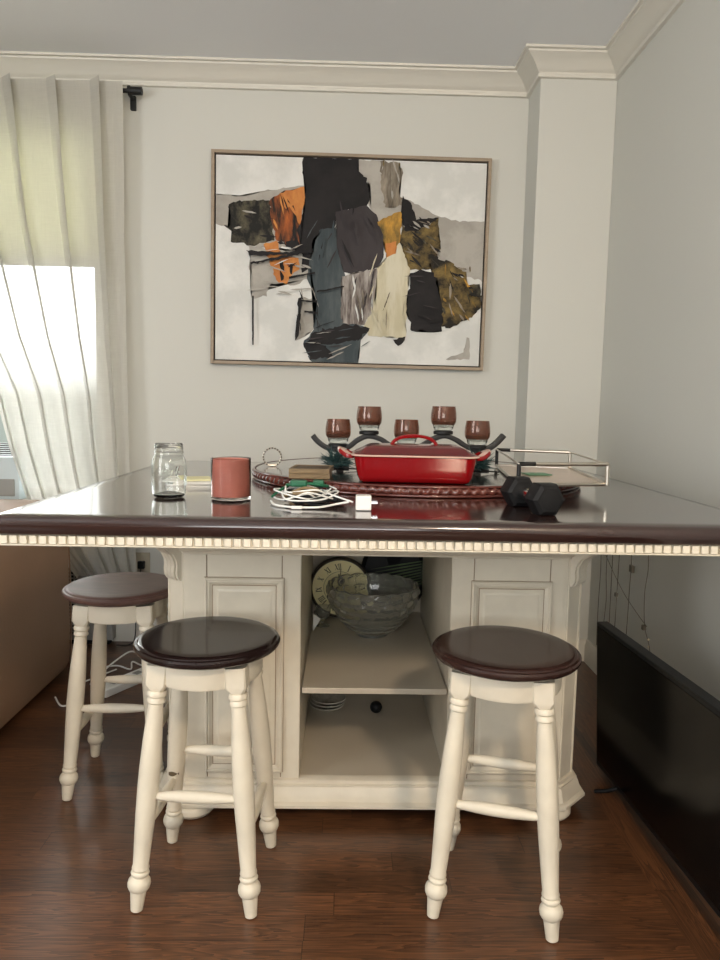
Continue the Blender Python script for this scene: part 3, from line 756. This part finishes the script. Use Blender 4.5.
# ------------------------------------------------------------------ lazy susan
LX, LY, LZ = .23, 2.37, TZ
LS = .946
ls = thing('lazy_susan', 'large round dark wood turntable with carved rope edge on the table', 'turntable', (LX, LY, LZ))
b = B(); lathe(b, [(.2, .0005), (.26, .0005), (.26, .006), (.50, .007), (.5165, .0075), (.5165, .029), (.510, .0310), (.50, .0317), (.05, .0320)], 96); obj('disc', b, M['wood'], ls, 30)
b = B()
NR = 130; r0 = .5225
rs = []
n_ = NR*6
for k in range(n_):
    a = 2*pi*k/n_; ring_ = []
    for j in range(10):
        th = 2*pi*j/10
        rr = 1+.26*cos(th-2*pi*NR*k/n_)
        ring_.append(((r0+.0075*rr*cos(th))*cos(a), (r0+.0075*rr*cos(th))*sin(a), .0165+.0095*rr*sin(th)))
    rs.append(ring_)
rings(b, rs, loop=True)
tube(b, [((r0+.001)*cos(2*pi*k/120), (r0+.001)*sin(2*pi*k/120), .0285) for k in range(120)], .0034, 8, closed=True)
tube(b, [((r0+.001)*cos(2*pi*k/120), (r0+.001)*sin(2*pi*k/120), .0048) for k in range(120)], .0040, 8, closed=True)
obj('rope_edge', b, M['rope'], ls, 60)

# ------------------------------------------------------------------ mason jar
jr = thing('mason_jar', 'clear glass mason jar standing empty on the left of the table', 'jar', (-.434, 1.785, TZ+.0005))
out_ = [(.030, 0), (.036, .002), (.0405, .010), (.0418, .02), (.0418, .082), (.0405, .093), (.036, .102), (.0345, .106), (.0345, .109), (.0362, .110), (.0362, .112), (.0345, .114), (.0345, .120), (.0358, .1215), (.0345, .123), (.0345, .131), (.0330, .133)]
inn_ = [(.0325, .131), (.0325, .106), (.0345, .100), (.0380, .090), (.0393, .080), (.0393, .02), (.037, .009), (.028, .006), (.001, .006)]
b = B(); lathe(b, [(.001, .001)]+out_+inn_, 48); obj('jar_body', b, M['jarglass'], jr, 50)
def wrap_text(txt, size, r, ang0, zc, depth, mt, parent, name, shear=.35):
    cu = bpy.data.curves.new('t', 'FONT'); cu.body = txt; cu.size = size; cu.extrude = depth; cu.shear = shear; cu.align_x = 'CENTER'; cu.align_y = 'CENTER'; cu.resolution_u = 3
    to = bpy.data.objects.new('t', cu); C.objects.link(to)
    bpy.context.view_layer.update()
    me = bpy.data.meshes.new_from_object(to.evaluated_get(bpy.context.evaluated_depsgraph_get()))
    bpy.data.objects.remove(to); bpy.data.curves.remove(cu)
    bm = bmesh.new(); bm.from_mesh(me); bpy.data.meshes.remove(me)
    for v in bm.verts:
        x, y, z = v.co; a = ang0+x/r; rr = r+z
        v.co = (rr*cos(a), rr*sin(a), zc+y)
    return obj(name, bm, mt, parent, 40)
wrap_text('Ball', .034, .0424, radians(-78), .066, .0007, M['glass'], jr, 'embossed_lettering')
b = B()
a0 = radians(-78)
tube(b, [((.0422)*cos(a0+(-.6+1.25*k/12)), (.0422)*sin(a0+(-.6+1.25*k/12)), .047+.006*(k/12)) for k in range(13)], .0008, 6)
for k in range(5):
    for q in (-1, 1):
        tube(b, [(.0420*cos(a0+q*1.25+(k-2)*.10), .0420*sin(a0+q*1.25+(k-2)*.10), z) for z in (.03, .08)], .0008, 6)
obj('embossed_ribs', b, M['glass'], jr, 60)

# papers behind jar
pp = thing('paper_stack', 'few folded white papers lying between glass jar and candle', 'papers', (-.415, 2.06, TZ+.0005), radians(8))
for k, (dx, dy, rz, m_) in enumerate(((0, 0, 0, 'paper'), (.012, .01, .12, 'paper'), (-.01, .0, -.1, 'paper'))):
    b = B(); box(b, -.085, -.07, k*.005, .085, .07, k*.005+.0042, mtx=Matrix.Translation((dx, dy, 0)) @ Matrix.Rotation(rz, 4, 'Z')); obj('sheet', b, M[m_], pp)
b = B(); box(b, -.045, -.045, .0150, .035, .045, .020, bev=.0015, mtx=Matrix.Rotation(.2, 4, 'Z')); obj('folded_note', b, M['paperY'], pp)['label'] = 'pale yellow folded note'

# candle
cd = thing('candle', 'rose coloured candle in a clear glass tumbler between jar and cables', 'candle', (-.278, 1.765, TZ+.0005))
b = B(); lathe(b, [(.001, .0), (.044, 0), (.0475, .002), (.0485, .006), (.0488, .10), (.0478, .1015), (.0468, .1), (.0466, .008), (.001, .0075)], 48); obj('glass_tumbler', b, M['tumbler'], cd, 50)
b = B(); lathe(b, [(.001, .0080), (.0455, .0080), (.0464, .010), (.0465, .0985), (.0452, .0985), (.0450, .0800), (.001, .0792)], 48); obj('wax', b, M['wax'], cd, 50)
b = B(); lathe(b, [(.001, .0802), (.0445, .0808), (.0446, .0814), (.001, .0810)], 40); obj('melted_top', b, M['waxdark'], cd, 50)
b = B(); tube(b, [(0, 0, .0805), (.0005, 0, .085), (.002, 0, .089)], .0011, 6); obj('wick', b, M['ink'], cd)

# ring bracelet
rg = thing('bracelet', 'thin round metal bracelet standing upright at the turntable left', 'bracelet', (-.235, 2.34, LS+.0008), radians(8))
b = B(); tube(b, [(.029*cos(2*pi*k/48), 0, .0305+.029*sin(2*pi*k/48)) for k in range(48)], .0030, 8, closed=True); obj('band', b, M['silver'], rg, 60)
b = B()
for k in range(20):
    a = 2*pi*k/20
    box(b, .029*cos(a)-.0022, -.003, .0305+.029*sin(a)-.0022, .029*cos(a)+.0022, .003, .0305+.029*sin(a)+.0022)
obj('bead_band', b, M['clockcase'], rg)
b = B(); box(b, -.012, -.006, 0, .012, .006, .005, bev=.002); obj('clasp', b, M['silver'], rg)

# wood boxes
def wbox(loc, rz, label):
    t = thing('wooden_box', label, 'box', loc, rz, 'flat wooden boxes stacked on the turntable')
    b = B(); box(b, -.056, -.07, 0, .056, .07, .0105, bev=.0015); obj('box_body', b, M['boxwood'], t)
    b = B()
    for x0, y0, x1, y1 in ((-.056, -.07, .056, -.062), (-.056, .062, .056, .07), (-.056, -.062, -.048, .062), (.048, -.062, .056, .062)):
        box(b, x0, y0, .0106, x1, y1, .0132)
    obj('raised_rim', b, M['boxwood'], t)
    b = B(); box(b, -.047, -.061, .0106, .047, .061, .0116); obj('inset', b, M['boxdark'], t)
    return t
w1 = wbox((-.094, 2.035, LS+.0005), radians(-2), 'flat tan wooden box on turntable, bottom of the two stacked boxes')
w2 = dup(w1, (-.092, 2.037, LS+.0143), radians(-4), 'flat tan wooden box on top of another, left of the red dish')

# ------------------------------------------------------------------ cable tangle
def tangle(name, cx, cy, rx, ry, n, r, m_, z0, z1, seed, label, extra=None):
    rnd = random.Random(seed); pts = []
    for k in range(n):
        a = k*radians(47)+rnd.uniform(-.2, .2); q = rnd.uniform(.60, 1.0)
        pts.append((cx+rx*q*cos(a)*(1 if k % 2 else .92), cy+ry*q*sin(a), z0+(z1-z0)*rnd.random()))
    if extra: pts += extra
    b = B(); tube(b, catmull(pts, 7), r, 8)
    return b
CXT, CYT = -.088, 1.70
t1 = thing('charging_cable', 'white charging cable coiled on top of the tangle with white plug cube', 'cable', (CXT, CYT, TZ), 0, 'tangled cables on the table')
b = tangle('cord', 0, 0, .084, .078, 40, .0021, None, .016, .042, 5, '', [(.05, -.03, .03), (.085, -.06, .022), (.108, -.086, .018)])
obj('cord', b, M['cable_w'], t1, 60)
b = B(); tube(b, catmull([(-.085, .0, .006), (-.07, -.05, .004), (-.03, -.085, .004), (.03, -.09, .005), (.07, -.07, .010), (.10, -.07, .016)], 8), .0026, 8); obj('cord', b, M['cable_w'], t1, 60)
b = B(); box(b, .115, -.102, .0010, .150, -.068, .0340, bev=.003); obj('plug_cube', b, M['white'], t1)
for dy in (-.093, -.080):
    b = B(); box(b, .149, dy, .016, .164, dy+.0015, .022); obj('prong', b, M['chrome'], t1)
b = B(); box(b, -.03, -.098, .001, -.005, -.088, .008, bev=.002); obj('connector', b, M['white'], t1)
t2 = thing('power_cable', 'black power cable tangled beneath the white cable beside the dish', 'cable', (CXT, CYT, TZ), 0, 'tangled cables on the table')
b = tangle('cord', .012, 0, .076, .070, 44, .0030, None, .0035, .034, 9, ''); obj('cord', b, M['cable_b'], t2, 60)
b = B(); box(b, .035, -.02, .008, .075, .012, .026, bev=.004); obj('adapter', b, M['tvplastic'], t2)
t3 = thing('green_power_cord', 'green cord with plug lying across the top of the cable tangle', 'cable', (CXT, CYT, TZ), 0, 'tangled cables on the table')
b = B(); tube(b, catmull([(-.080, -.03, .020), (-.06, .0, .034), (-.035, .035, .044), (.0, .02, .047), (.02, .035, .046), (.05, .03, .040), (.03, .005, .045), (-.01, .01, .048), (-.05, .025, .042), (-.02, .05, .040)], 8), .0032, 8); obj('cord', b, M['green'], t3, 60)
b = B(); box(b, -.040, .0, .040, .0, .022, .056, bev=.004); obj('plug', b, M['green'], t3)
b = B(); box(b, .014, .006, .040, .040, .028, .056, bev=.004); obj('socket_end', b, M['green'], t3)
t4 = thing('tan_cord', 'dull tan flat cord curled inside the cable tangle', 'cable', (CXT, CYT, TZ), 0, 'tangled cables on the table')
b = B(); tube(b, catmull([(-.05, -.04, .022), (-.02, -.03, .036), (.0, -.02, .040), (.03, -.03, .036), (.01, -.05, .034), (-.03, -.05, .03)], 8), .0042, 8); obj('cord', b, M['boxwood'], t4, 60)

# ------------------------------------------------------------------ red casserole
ds = thing('casserole_dish', 'red enamel rectangular casserole dish with lid on the turntable', 'dish', (.190, 1.972, LS+.0005), radians(-2.5))
b = B()
body = [(.018, 0), (.010, .003), (.006, .010), (.003, .04), (.0, .060), (-.002, .062)]
X, Y = .166, .110
def rr2(ins): return rrect(-X, -Y, X, Y, .035, ins, 8)
rings(b, [[(x, y, z) for x, y in rr2(i_)] for i_, z in ((.040, 0), (.030, .001), (.020, .006), (.014, .018), (.008, .045), (.004, .066), (.003, .070), (.010, .070), (.016, .03), (.022, .008), (.05, .006))])
obj('dish_body', b, M['red'], ds, 40)
b = B(); rings(b, [[(x, y, z) for x, y in rr2(i_)] for i_, z in ((.003, .0705), (-.003, .0715), (-.004, .0735), (-.001, .0755), (.008, .0755), (.010, .0715))], loop=True)
obj('dish_rim', b, M['enamel'], ds, 40)
for sx in (-1, 1):
    b = B(); base = [(sx*(X-.002), -.050, .068), (sx*(X+.012), -.046, .070), (sx*(X+.028), -.028, .080), (sx*(X+.032), 0, .082), (sx*(X+.028), .028, .080), (sx*(X+.012), .046, .070), (sx*(X-.002), .050, .068)]
    tube(b, catmull(base, 6), .0, sec=[(-.011, -.006), (.011, -.006), (.013, 0), (.011, .005), (-.011, .005), (-.013, 0)])
    h_ = obj('side_handle', b, [M['red'], M['enamel']], ds, 60)
    for p in h_.data.polygons:
        if p.normal.z > .6: p.material_index = 1
b = B()
rings(b, [[(x, y, z) for x, y in rrect(-X, -Y, X, Y, .035, i_, 8)] for i_, z in ((.006, .0762), (.004, .0780), (.008, .080), (.020, .085), (.034, .0925), (.046, .0975), (.056, .0990), (.085, .0997))])
obj('lid', b, M['reddark'], ds, 50)
b = B(); tube(b, catmull([(-.062, 0, .096), (-.054, 0, .108), (-.036, 0, .118), (0, 0, .1225), (.036, 0, .118), (.054, 0, .108), (.062, 0, .096)], 6), 0, sec=[(-.010, -.004), (.010, -.004), (.012, .001), (.008, .005), (-.008, .005), (-.012, .001)])
obj('lid_handle', b, M['red'], ds, 60)

# ------------------------------------------------------------------ candelabra + cups
CYD = 2.345
cb = thing('candle_holder', 'black wavy metal five-cup candle holder behind the red dish', 'candle holder', (.2, CYD, LS))
def wav(x):   # relative z of the wave
    return x
pts = [(-.305, 0, .104), (-.285, 0, .082), (-.255, 0, .064), (-.215, 0, .060), (-.185, 0, .070), (-.160, 0, .090), (-.125, 0, .1045), (-.085, 0, .096), (-.050, 0, .076), (0, 0, .064), (.050, 0, .076), (.085, 0, .098), (.122, 0, .110), (.160, 0, .099), (.195, 0, .078), (.235, 0, .064), (.270, 0, .072), (.295, 0, .090), (.318, 0, .116)]
b = B(); tube(b, catmull(pts, 8), 0, sec=[(-.016, -.008), (.016, -.008), (.018, 0), (.016, .008), (-.016, .008), (-.018, 0)]); obj('wavy_band', b, M['black'], cb, 50)
for x, zt in ((-.215, .059), (.235, .063)):
    b = B(); box(b, x-.012, -.012, .006, x+.012, .012, zt, bev=.002); box(b, x-.03, -.05, .0006, x+.03, .05, .0065, bev=.002); obj('foot', b, M['black'], cb)
cups = [(-.222, .0755), (-.122, .1185), (.0, .0780), (.120, .1235), (.232, .0785)]
for x, z in cups:
    b = B(); lathe(b, [(.001, -.008), (.030, -.008), (.032, -.006), (.032, .001), (.030, .003), (.001, .003)], 28, (x, 0, z)); lathe(b, [(.008, -.018), (.008, -.007)], 12, (x, 0, z)); obj('cup_plate', b, M['black'], cb, 40)
lab = ['smoky brown glass votive cup on the far left plate of the holder', 'smoky brown glass votive cup, raised, left of the dish lid handle', 'smoky brown glass votive cup in the low middle, behind the lid handle', 'smoky brown glass votive cup, tallest placed, right of the lid handle', 'smoky brown glass votive cup on the far right plate of the holder']
def make_cup():
    t = thing('votive_cup', '', 'candle cup', (0, 0, 0), 0, 'smoky votive cups on the candle holder'); t.scale = (1.07, 1.07, 1.07)
    b = B(); lathe(b, [(.001, .0005), (.024, .0005), (.028, .003), (.031, .010), (.0325, .017), (.031, .018), (.029, .012), (.001, .010)], 32); obj('clear_base', b, M['glass'], t, 60)
    b = B(); lathe(b, [(.0295, .0185), (.0340, .0185), (.0380, .026), (.0392, .038), (.0385, .052), (.0362, .066), (.0350, .074), (.0338, .074), (.0345, .066), (.0368, .052), (.0352, .038), (.0362, .027), (.0320, .0215), (.0295, .0205)], 40, loop=True); obj('smoky_bowl', b, M['smoke'], t, 60)
    b = B(); lathe(b, [(.001, .0188), (.0285, .0188), (.0335, .026), (.0335, .030), (.001, .030)], 28); obj('wax', b, M['waxdark'], t, 50)
    return t
c0 = None
for (x, z), l_ in zip(cups, lab):
    loc = (.2+x, CYD, LS+z+.0032)
    if c0 is None: c0 = make_cup(); c0.location = loc; c0['label'] = l_
    else: dup(c0, loc, 0, l_)
# spiky green trimmings
def spiky(loc, seed, label, n=120, R_=.062):
    t = thing('pine_trimming', label, 'decoration', loc, 0, 'spiky green trimmings beside the dish')
    rnd = random.Random(seed)
    b = B()
    for k in range(n):
        a = rnd.uniform(0, 2*pi); el = rnd.uniform(-.15, 1.0); L_ = R_*rnd.uniform(.55, 1)
        o0 = Vector((rnd.uniform(-.02, .02), rnd.uniform(-.015, .015), .012+rnd.uniform(0, .022)))
        d = Vector((cos(a)*cos(el), sin(a)*cos(el), sin(el)))
        e1 = o0+d*L_; e1.z = max(e1.z, .002)
        tube(b, [o0, o0.lerp(e1, .5)+Vector((0, 0, .003)), e1], lambda u: .0026*(1-u)+.0004, 5)
    obj('needles', b, M['teal'], t)
    b = B(); tube(b, catmull([(-.03, 0, .005), (0, .01, .016), (.03, -.005, .008), (.07, .01, .004)], 6), .0022, 6); obj('stem', b, M['cable_b'], t)
    return t
spiky((-.025, 2.245, LS), 1, 'spiky dark green trimming on the turntable left of the red dish')
spiky((.415, 2.23, LS), 2, 'spiky dark green trimming on the turntable right of the red dish')

# ------------------------------------------------------------------ tray
Zt = LS+.0008
tr = thing('wire_tray', 'silver framed rectangular tray with pinkish base at the turntable right', 'tray', (.6, 2.15, Zt))
bc = [(.700, 1.895), (.452, 1.850), (.525, 2.470), (.757, 2.400)]
bc = [(x-.6, y-2.15) for x, y in bc]
b = B(); prism(b, bc, .001, .006); obj('base_board', b, M['tray'], tr)
b = B(); tube(b, [(x, y, .0062) for x, y in bc], .0050, 8, closed=True); obj('lower_rail', b, M['silver'], tr, 50)
b = B()
for i in range(4):
    p, q = Vector((*bc[i], .060)), Vector((*bc[(i+1) % 4], .060)); tube(b, [p, q], .0052 if i in (0, 2) else .0028, 8)
obj('upper_rail', b, M['silver'], tr, 50)
for i, (x, y) in enumerate(bc):
    b = B(); tube(b, [(x, y, .004), (x, y, .060)], .0055, 10)
    d = Vector((*bc[(i+1) % 4], 0))-Vector((x, y, 0)); d2 = Vector((*bc[i-1], 0))-Vector((x, y, 0))
    dd = d if i in (0, 2) else d2
    tube(b, [(x, y, .060), (x+dd.normalized().x*.045, y+dd.normalized().y*.045, .060)], .0060, 10)
    obj('corner_post', b, M['silver'] if i in (0, 3) else M['black'], tr, 50)
b = B(); box(b, -.036, -.032, 0, .036, .032, .003, mtx=Matrix.Rotation(.15, 4, 'Z')); tag(obj('green_card', b, M['card'], None, loc=(.575, 2.135, Zt+.0075)), 'small green card lying inside the silver tray', 'card')

# ------------------------------------------------------------------ dumbbell
db = thing('dumbbell', 'black rubber hex dumbbell with chrome handle at the table front right', 'dumbbell', (.437, 1.66, TZ+.0005), radians(10))
# local y is the axis
def hexhead(bm, y0, y1, s):
    prof = []
    def ring_(y, k): return [(k*s*cos(pi/3*i), y, .0352*1.0+k*s*sin(pi/3*i)) for i in range(6)]
    s_ = s
    rings(bm, [ring_(y0, .72), ring_(y0+.006, .94), ring_(y0+.014, 1), ring_(y1-.014, 1), ring_(y1-.006, .94), ring_(y1, .72)])
hs = .0406
for y0, y1 in ((-.098, -.040), (.045, .103)):
    b = B(); hexhead(b, y0, y1, hs)
    lathe(b, [(.022, 0), (.022, .001), (.019, .0015), (.001, .0015)], 24, mtx=Matrix.Translation((0, y0 if y0 < 0 else y1, .0352)) @ Matrix.Rotation(radians(90 if y0 < 0 else -90), 4, 'X'))
    obj('hex_head', b, M['rubber'], db, 25)
b = B(); tube(b, [(0, -.045, .0352), (0, -.036, .0352), (0, -.015, .0352), (0, .005, .0352), (0, .03, .0352), (0, .05, .0352)], lambda u: .0135+.003*sin(pi*u), 16); obj('handle', b, M['chrome'], db, 50)

# ------------------------------------------------------------------ cabinet contents
SZ = .3735
ck = thing('clock', 'round clock with cream roman numeral face leaning at the back of the shelf', 'clock', (-.008, 2.578, SZ+.0005))
ckm = Matrix.Translation((0, 0, .112)) @ Matrix.Rotation(radians(90), 4, 'X')
b = B(); lathe(b, [(.001, -.03), (.10, -.03), (.112, -.022), (.114, 0), (.110, .010), (.104, .012), (.102, .004), (.001, .003)], 56, mtx=ckm); obj('clock_case', b, M['clockcase'], ck, 40)
b = B(); lathe(b, [(.001, .0035), (.1015, .0035), (.1015, .0050), (.001, .0050)], 56, mtx=ckm); obj('clock_face', b, M['clockface'], ck, 40)
b = B()
nums = ['XII', 'I', 'II', 'III', 'IIII', 'V', 'VI', 'VII', 'VIII', 'IX', 'X', 'XI']
def bar(bm, x0, y0, x1, y1, w, m_):
    d = Vector((x1-x0, y1-y0)); n2 = Vector((-d.y, d.x)).normalized()*w/2
    vs = rings(bm, [[(x0+n2.x, y0+n2.y, z), (x1+n2.x, y1+n2.y, z), (x1-n2.x, y1-n2.y, z), (x0-n2.x, y0-n2.y, z)] for z in (.0051, .0058)])
    bmesh.ops.transform(bm, matrix=m_, verts=vs)
for i, s_ in enumerate(nums):
    wid = {'I': .006, 'V': .011, 'X': .012}; tot = sum(wid[c_] for c_ in s_); x = -tot/2
    mm = ckm @ Matrix.Rotation(-2*pi*i/12+radians(6), 4, 'Z') @ Matrix.Translation((0, .078, 0)); h_ = .011
    for c_ in s_:
        w_ = wid[c_]; xc = x+w_/2
        if c_ == 'I': bar(b, xc, -h_, xc, h_, .0026, mm); bar(b, xc-.0028, h_, xc+.0028, h_, .001, mm); bar(b, xc-.0028, -h_, xc+.0028, -h_, .001, mm)
        if c_ == 'V': bar(b, xc-w_*.38, h_, xc, -h_, .0026, mm); bar(b, xc+w_*.38, h_, xc, -h_, .0011, mm)
        if c_ == 'X': bar(b, xc-w_*.38, h_, xc+w_*.38, -h_, .0026, mm); bar(b, xc+w_*.38, h_, xc-w_*.38, -h_, .0011, mm)
        x += w_
obj('numerals', b, M['ink'], ck)
for r_ in (.060,):
    b = B(); tube(b, [ckm @ Vector((r_*cos(2*pi*k/60), r_*sin(2*pi*k/60), .0052)) for k in range(60)], .0006, 4, closed=True); obj('chapter_ring', b, M['clockcase'], ck)
b = B(); bar(b, 0, -.012, .052*sin(-.1), .052*cos(-.1), .004, Matrix.Translation((0, -.0012, 0)) @ ckm); obj('hour_hand', b, M['ink'], ck)
b = B(); bar(b, 0, -.014, .072*sin(.02), .072, .0025, Matrix.Translation((0, -.0022, 0)) @ ckm); obj('minute_hand', b, M['ink'], ck)

bt = thing('decorative_plate', 'large black oval tray with green leaf blades, upright behind glass bowl', 'tray', (.190, 2.638, SZ+.0005), 0)
b = B(); btm = Matrix.Translation((0, 0, .150)) @ Matrix.Rotation(radians(90), 4, 'X') @ Matrix.Diagonal((.125/.15, 1, 1, 1))
lathe(b, [(.001, -.010), (.130, -.010), (.149, .002), (.150, .010), (.146, .010), (.130, -.003), (.001, -.004)], 64, mtx=btm); obj('plate_body', b, M['tvplastic'], bt, 40)
b = B()
for k in range(9):
    p0 = Vector((.108, .0, .120+k*.0105)); tip = p0+Vector((-.17-.006*abs(k-4), 0, -.050+.0020*k))
    n2 = Vector((0, 0, .0030))
    vs = [p0+n2*.6, p0.lerp(tip, .4)+n2, tip, p0.lerp(tip, .4)-n2, p0-n2*.6]
    rings(b, [[(v.x, y, v.z) for v in vs] for y in (-.0125, -.0112)])
obj('leaf_design', b, M['leafgreen'], bt)
b = B(); tube(b, catmull([(.115, -.004, .05), (.128, -.004, .10), (.131, -.004, .16), (.124, -.004, .21)], 6), .004, 8); obj('handle_loop', b, M['tvplastic'], bt, 50)

bw = thing('glass_bowl', 'large pressed glass bowl with scalloped rim and bubble pattern on the shelf', 'bowl', (.104, 2.395, SZ+.0005))
b = B()
seg, nz = 120, 46
def bowl_r(t):   # outer profile
    return .048+.098*sin(t*pi/2)**.72
outr, innr = [], []
for j in range(nz+1):
    t = j/nz; r = bowl_r(t); z = .008+.182*t**1.15
    ro, ri = [], []
    for i in range(seg):
        a = 2*pi*i/seg
        scal = .006*abs(sin(9*a/1))*max(0, (t-.9)/.1)
        bump_ = 0
        for tc_, na, ph_2, s_ in ((.90, 20, 0, .008), (.75, 20, .5, .008), (.60, 20, 0, .005)):
            da = ((a*na/(2*pi)+ph_2) % 1)-.5; dt = (t-tc_)/.13
            q = 1-(da*2.2)**2-(dt*2.0)**2
            if q > 0: bump_ += s_*math.sqrt(q)
        band = .0012*sin(t*48) if t < .55 else 0
        R2 = r+bump_+band
        ro.append((R2*cos(a), R2*sin(a), z+scal)); R3 = r-.0045
        ri.append((R3*cos(a), R3*sin(a), z+scal if t > .03 else z))
    outr.append(ro); innr.append(ri)
base = [[(r_*cos(2*pi*i/seg), r_*sin(2*pi*i/seg), z) for i in range(seg)] for r_, z in ((.02, 0), (.052, 0), (.053, .006))]
rings(b, base+outr+innr[::-1][:-2]+[[(.02*cos(2*pi*i/seg), .02*sin(2*pi*i/seg), .014) for i in range(seg)]])
bmesh.ops.transform(b, matrix=Matrix.Diagonal((1.05, 1.05, .90, 1)), verts=b.verts)
obj('bowl_body', b, M['bowlglass'], bw, 180)

gb = thing('glass_goblet', 'small clear glass goblet at the left back of the shelf', 'goblet', (-.066, 2.475, SZ+.0005))
b = B(); lathe(b, [(.001, 0), (.024, 0), (.024, .003), (.008, .006), (.005, .012), (.006, .018), (.018, .03), (.026, .05), (.028, .07), (.0265, .07), (.024, .05), (.016, .033), (.001, .026)], 32); obj('goblet_body', b, M['bowlglass'], gb, 60)
b = B()
vs = rings(b, [[(-.004, 0, 0), (.022, 0, .044), (-.004, 0, .062)], [(-.004, .002, 0), (.022, .002, .044), (-.004, .002, .062)]])
tag(obj('paper_scrap', b, M['paper'], None, loc=(-.094, 2.41, SZ+.0005)), 'pointed white paper scrap beside the goblet on the shelf', 'paper')

for k in range(3):
    if k == 0:
        p0 = thing('small_dish', 'small patterned dish, bottom of the stack in the lower cabinet compartment', 'dish', (-.046, 2.40, .1088), 0, 'small dishes stacked in the lower compartment')
        b = B(); lathe(b, [(.001, 0), (.035, 0), (.037, .003), (.056, .010), (.060, .014), (.058, .015), (.036, .006), (.001, .005)], 40); obj('dish_body', b, M['ceramic'], p0, 50)
        b = B(); tube(b, [(.059*cos(2*pi*q/48), .059*sin(2*pi*q/48), .0145) for q in range(48)], .0012, 6, closed=True); obj('dish_edge', b, M['ceramicw'], p0, 60)
    else: dup(p0, (-.046+.003*k, 2.40-.002*k, .1088+.012*k), k*.4, ['', 'small patterned dish, middle of the stack in the lower cabinet compartment', 'small patterned dish, topmost of the stack in the lower cabinet compartment'][k])
kb = thing('black_ball', 'small black ball with ridges on the floor of the lower compartment', 'ball', (.122, 2.36, .1085))
b = B(); bmesh.ops.create_uvsphere(b, u_segments=32, v_segments=20, radius=.0195, matrix=Matrix.Translation((0, 0, .0195))); obj('ball_body', b, M['rubber'], kb, 180)
b = B(); tube(b, [(.0197*cos(2*pi*k/40), .0197*sin(2*pi*k/40)*.5-.0, .0195+.0197*sin(2*pi*k/40)*.866) for k in range(40)], .0008, 6, closed=True); obj('ridge', b, M['tvplastic'], kb)

# ------------------------------------------------------------------ fittings go one level deeper, under the part that carries them
for root, part, subs in ((ds, 'lid', ['lid_handle']), (tv, 'panel', ['screen']), (cd, 'wax', ['wick', 'melted_top']), (t1, 'plug_cube', ['prong']),
                         (ck, 'clock_face', ['numerals', 'chapter_ring']), (bt, 'plate_body', ['leaf_design', 'handle_loop']), (jr, 'jar_body', ['embossed_lettering', 'embossed_ribs']),
                         (rd, 'cabinet', ['perforation']), (ac, 'housing', ['front_panel', 'louvre']), (ps, 'body', ['outlet', 'switch']), (rg, 'band', ['clasp'])):
    kids = {}
    for c_ in root.children: kids.setdefault(c_.name.split('.')[0], []).append(c_)
    for n_s in subs:
        for c_ in kids[n_s]: c_.parent = kids[part][0]
dp = [c_ for c_ in tb.children if c_.name.startswith('door_panel')]
cs_ = [c_ for c_ in s1.children if c_.name.startswith('chipped_spot')][0]
cs_.parent = legs[1]
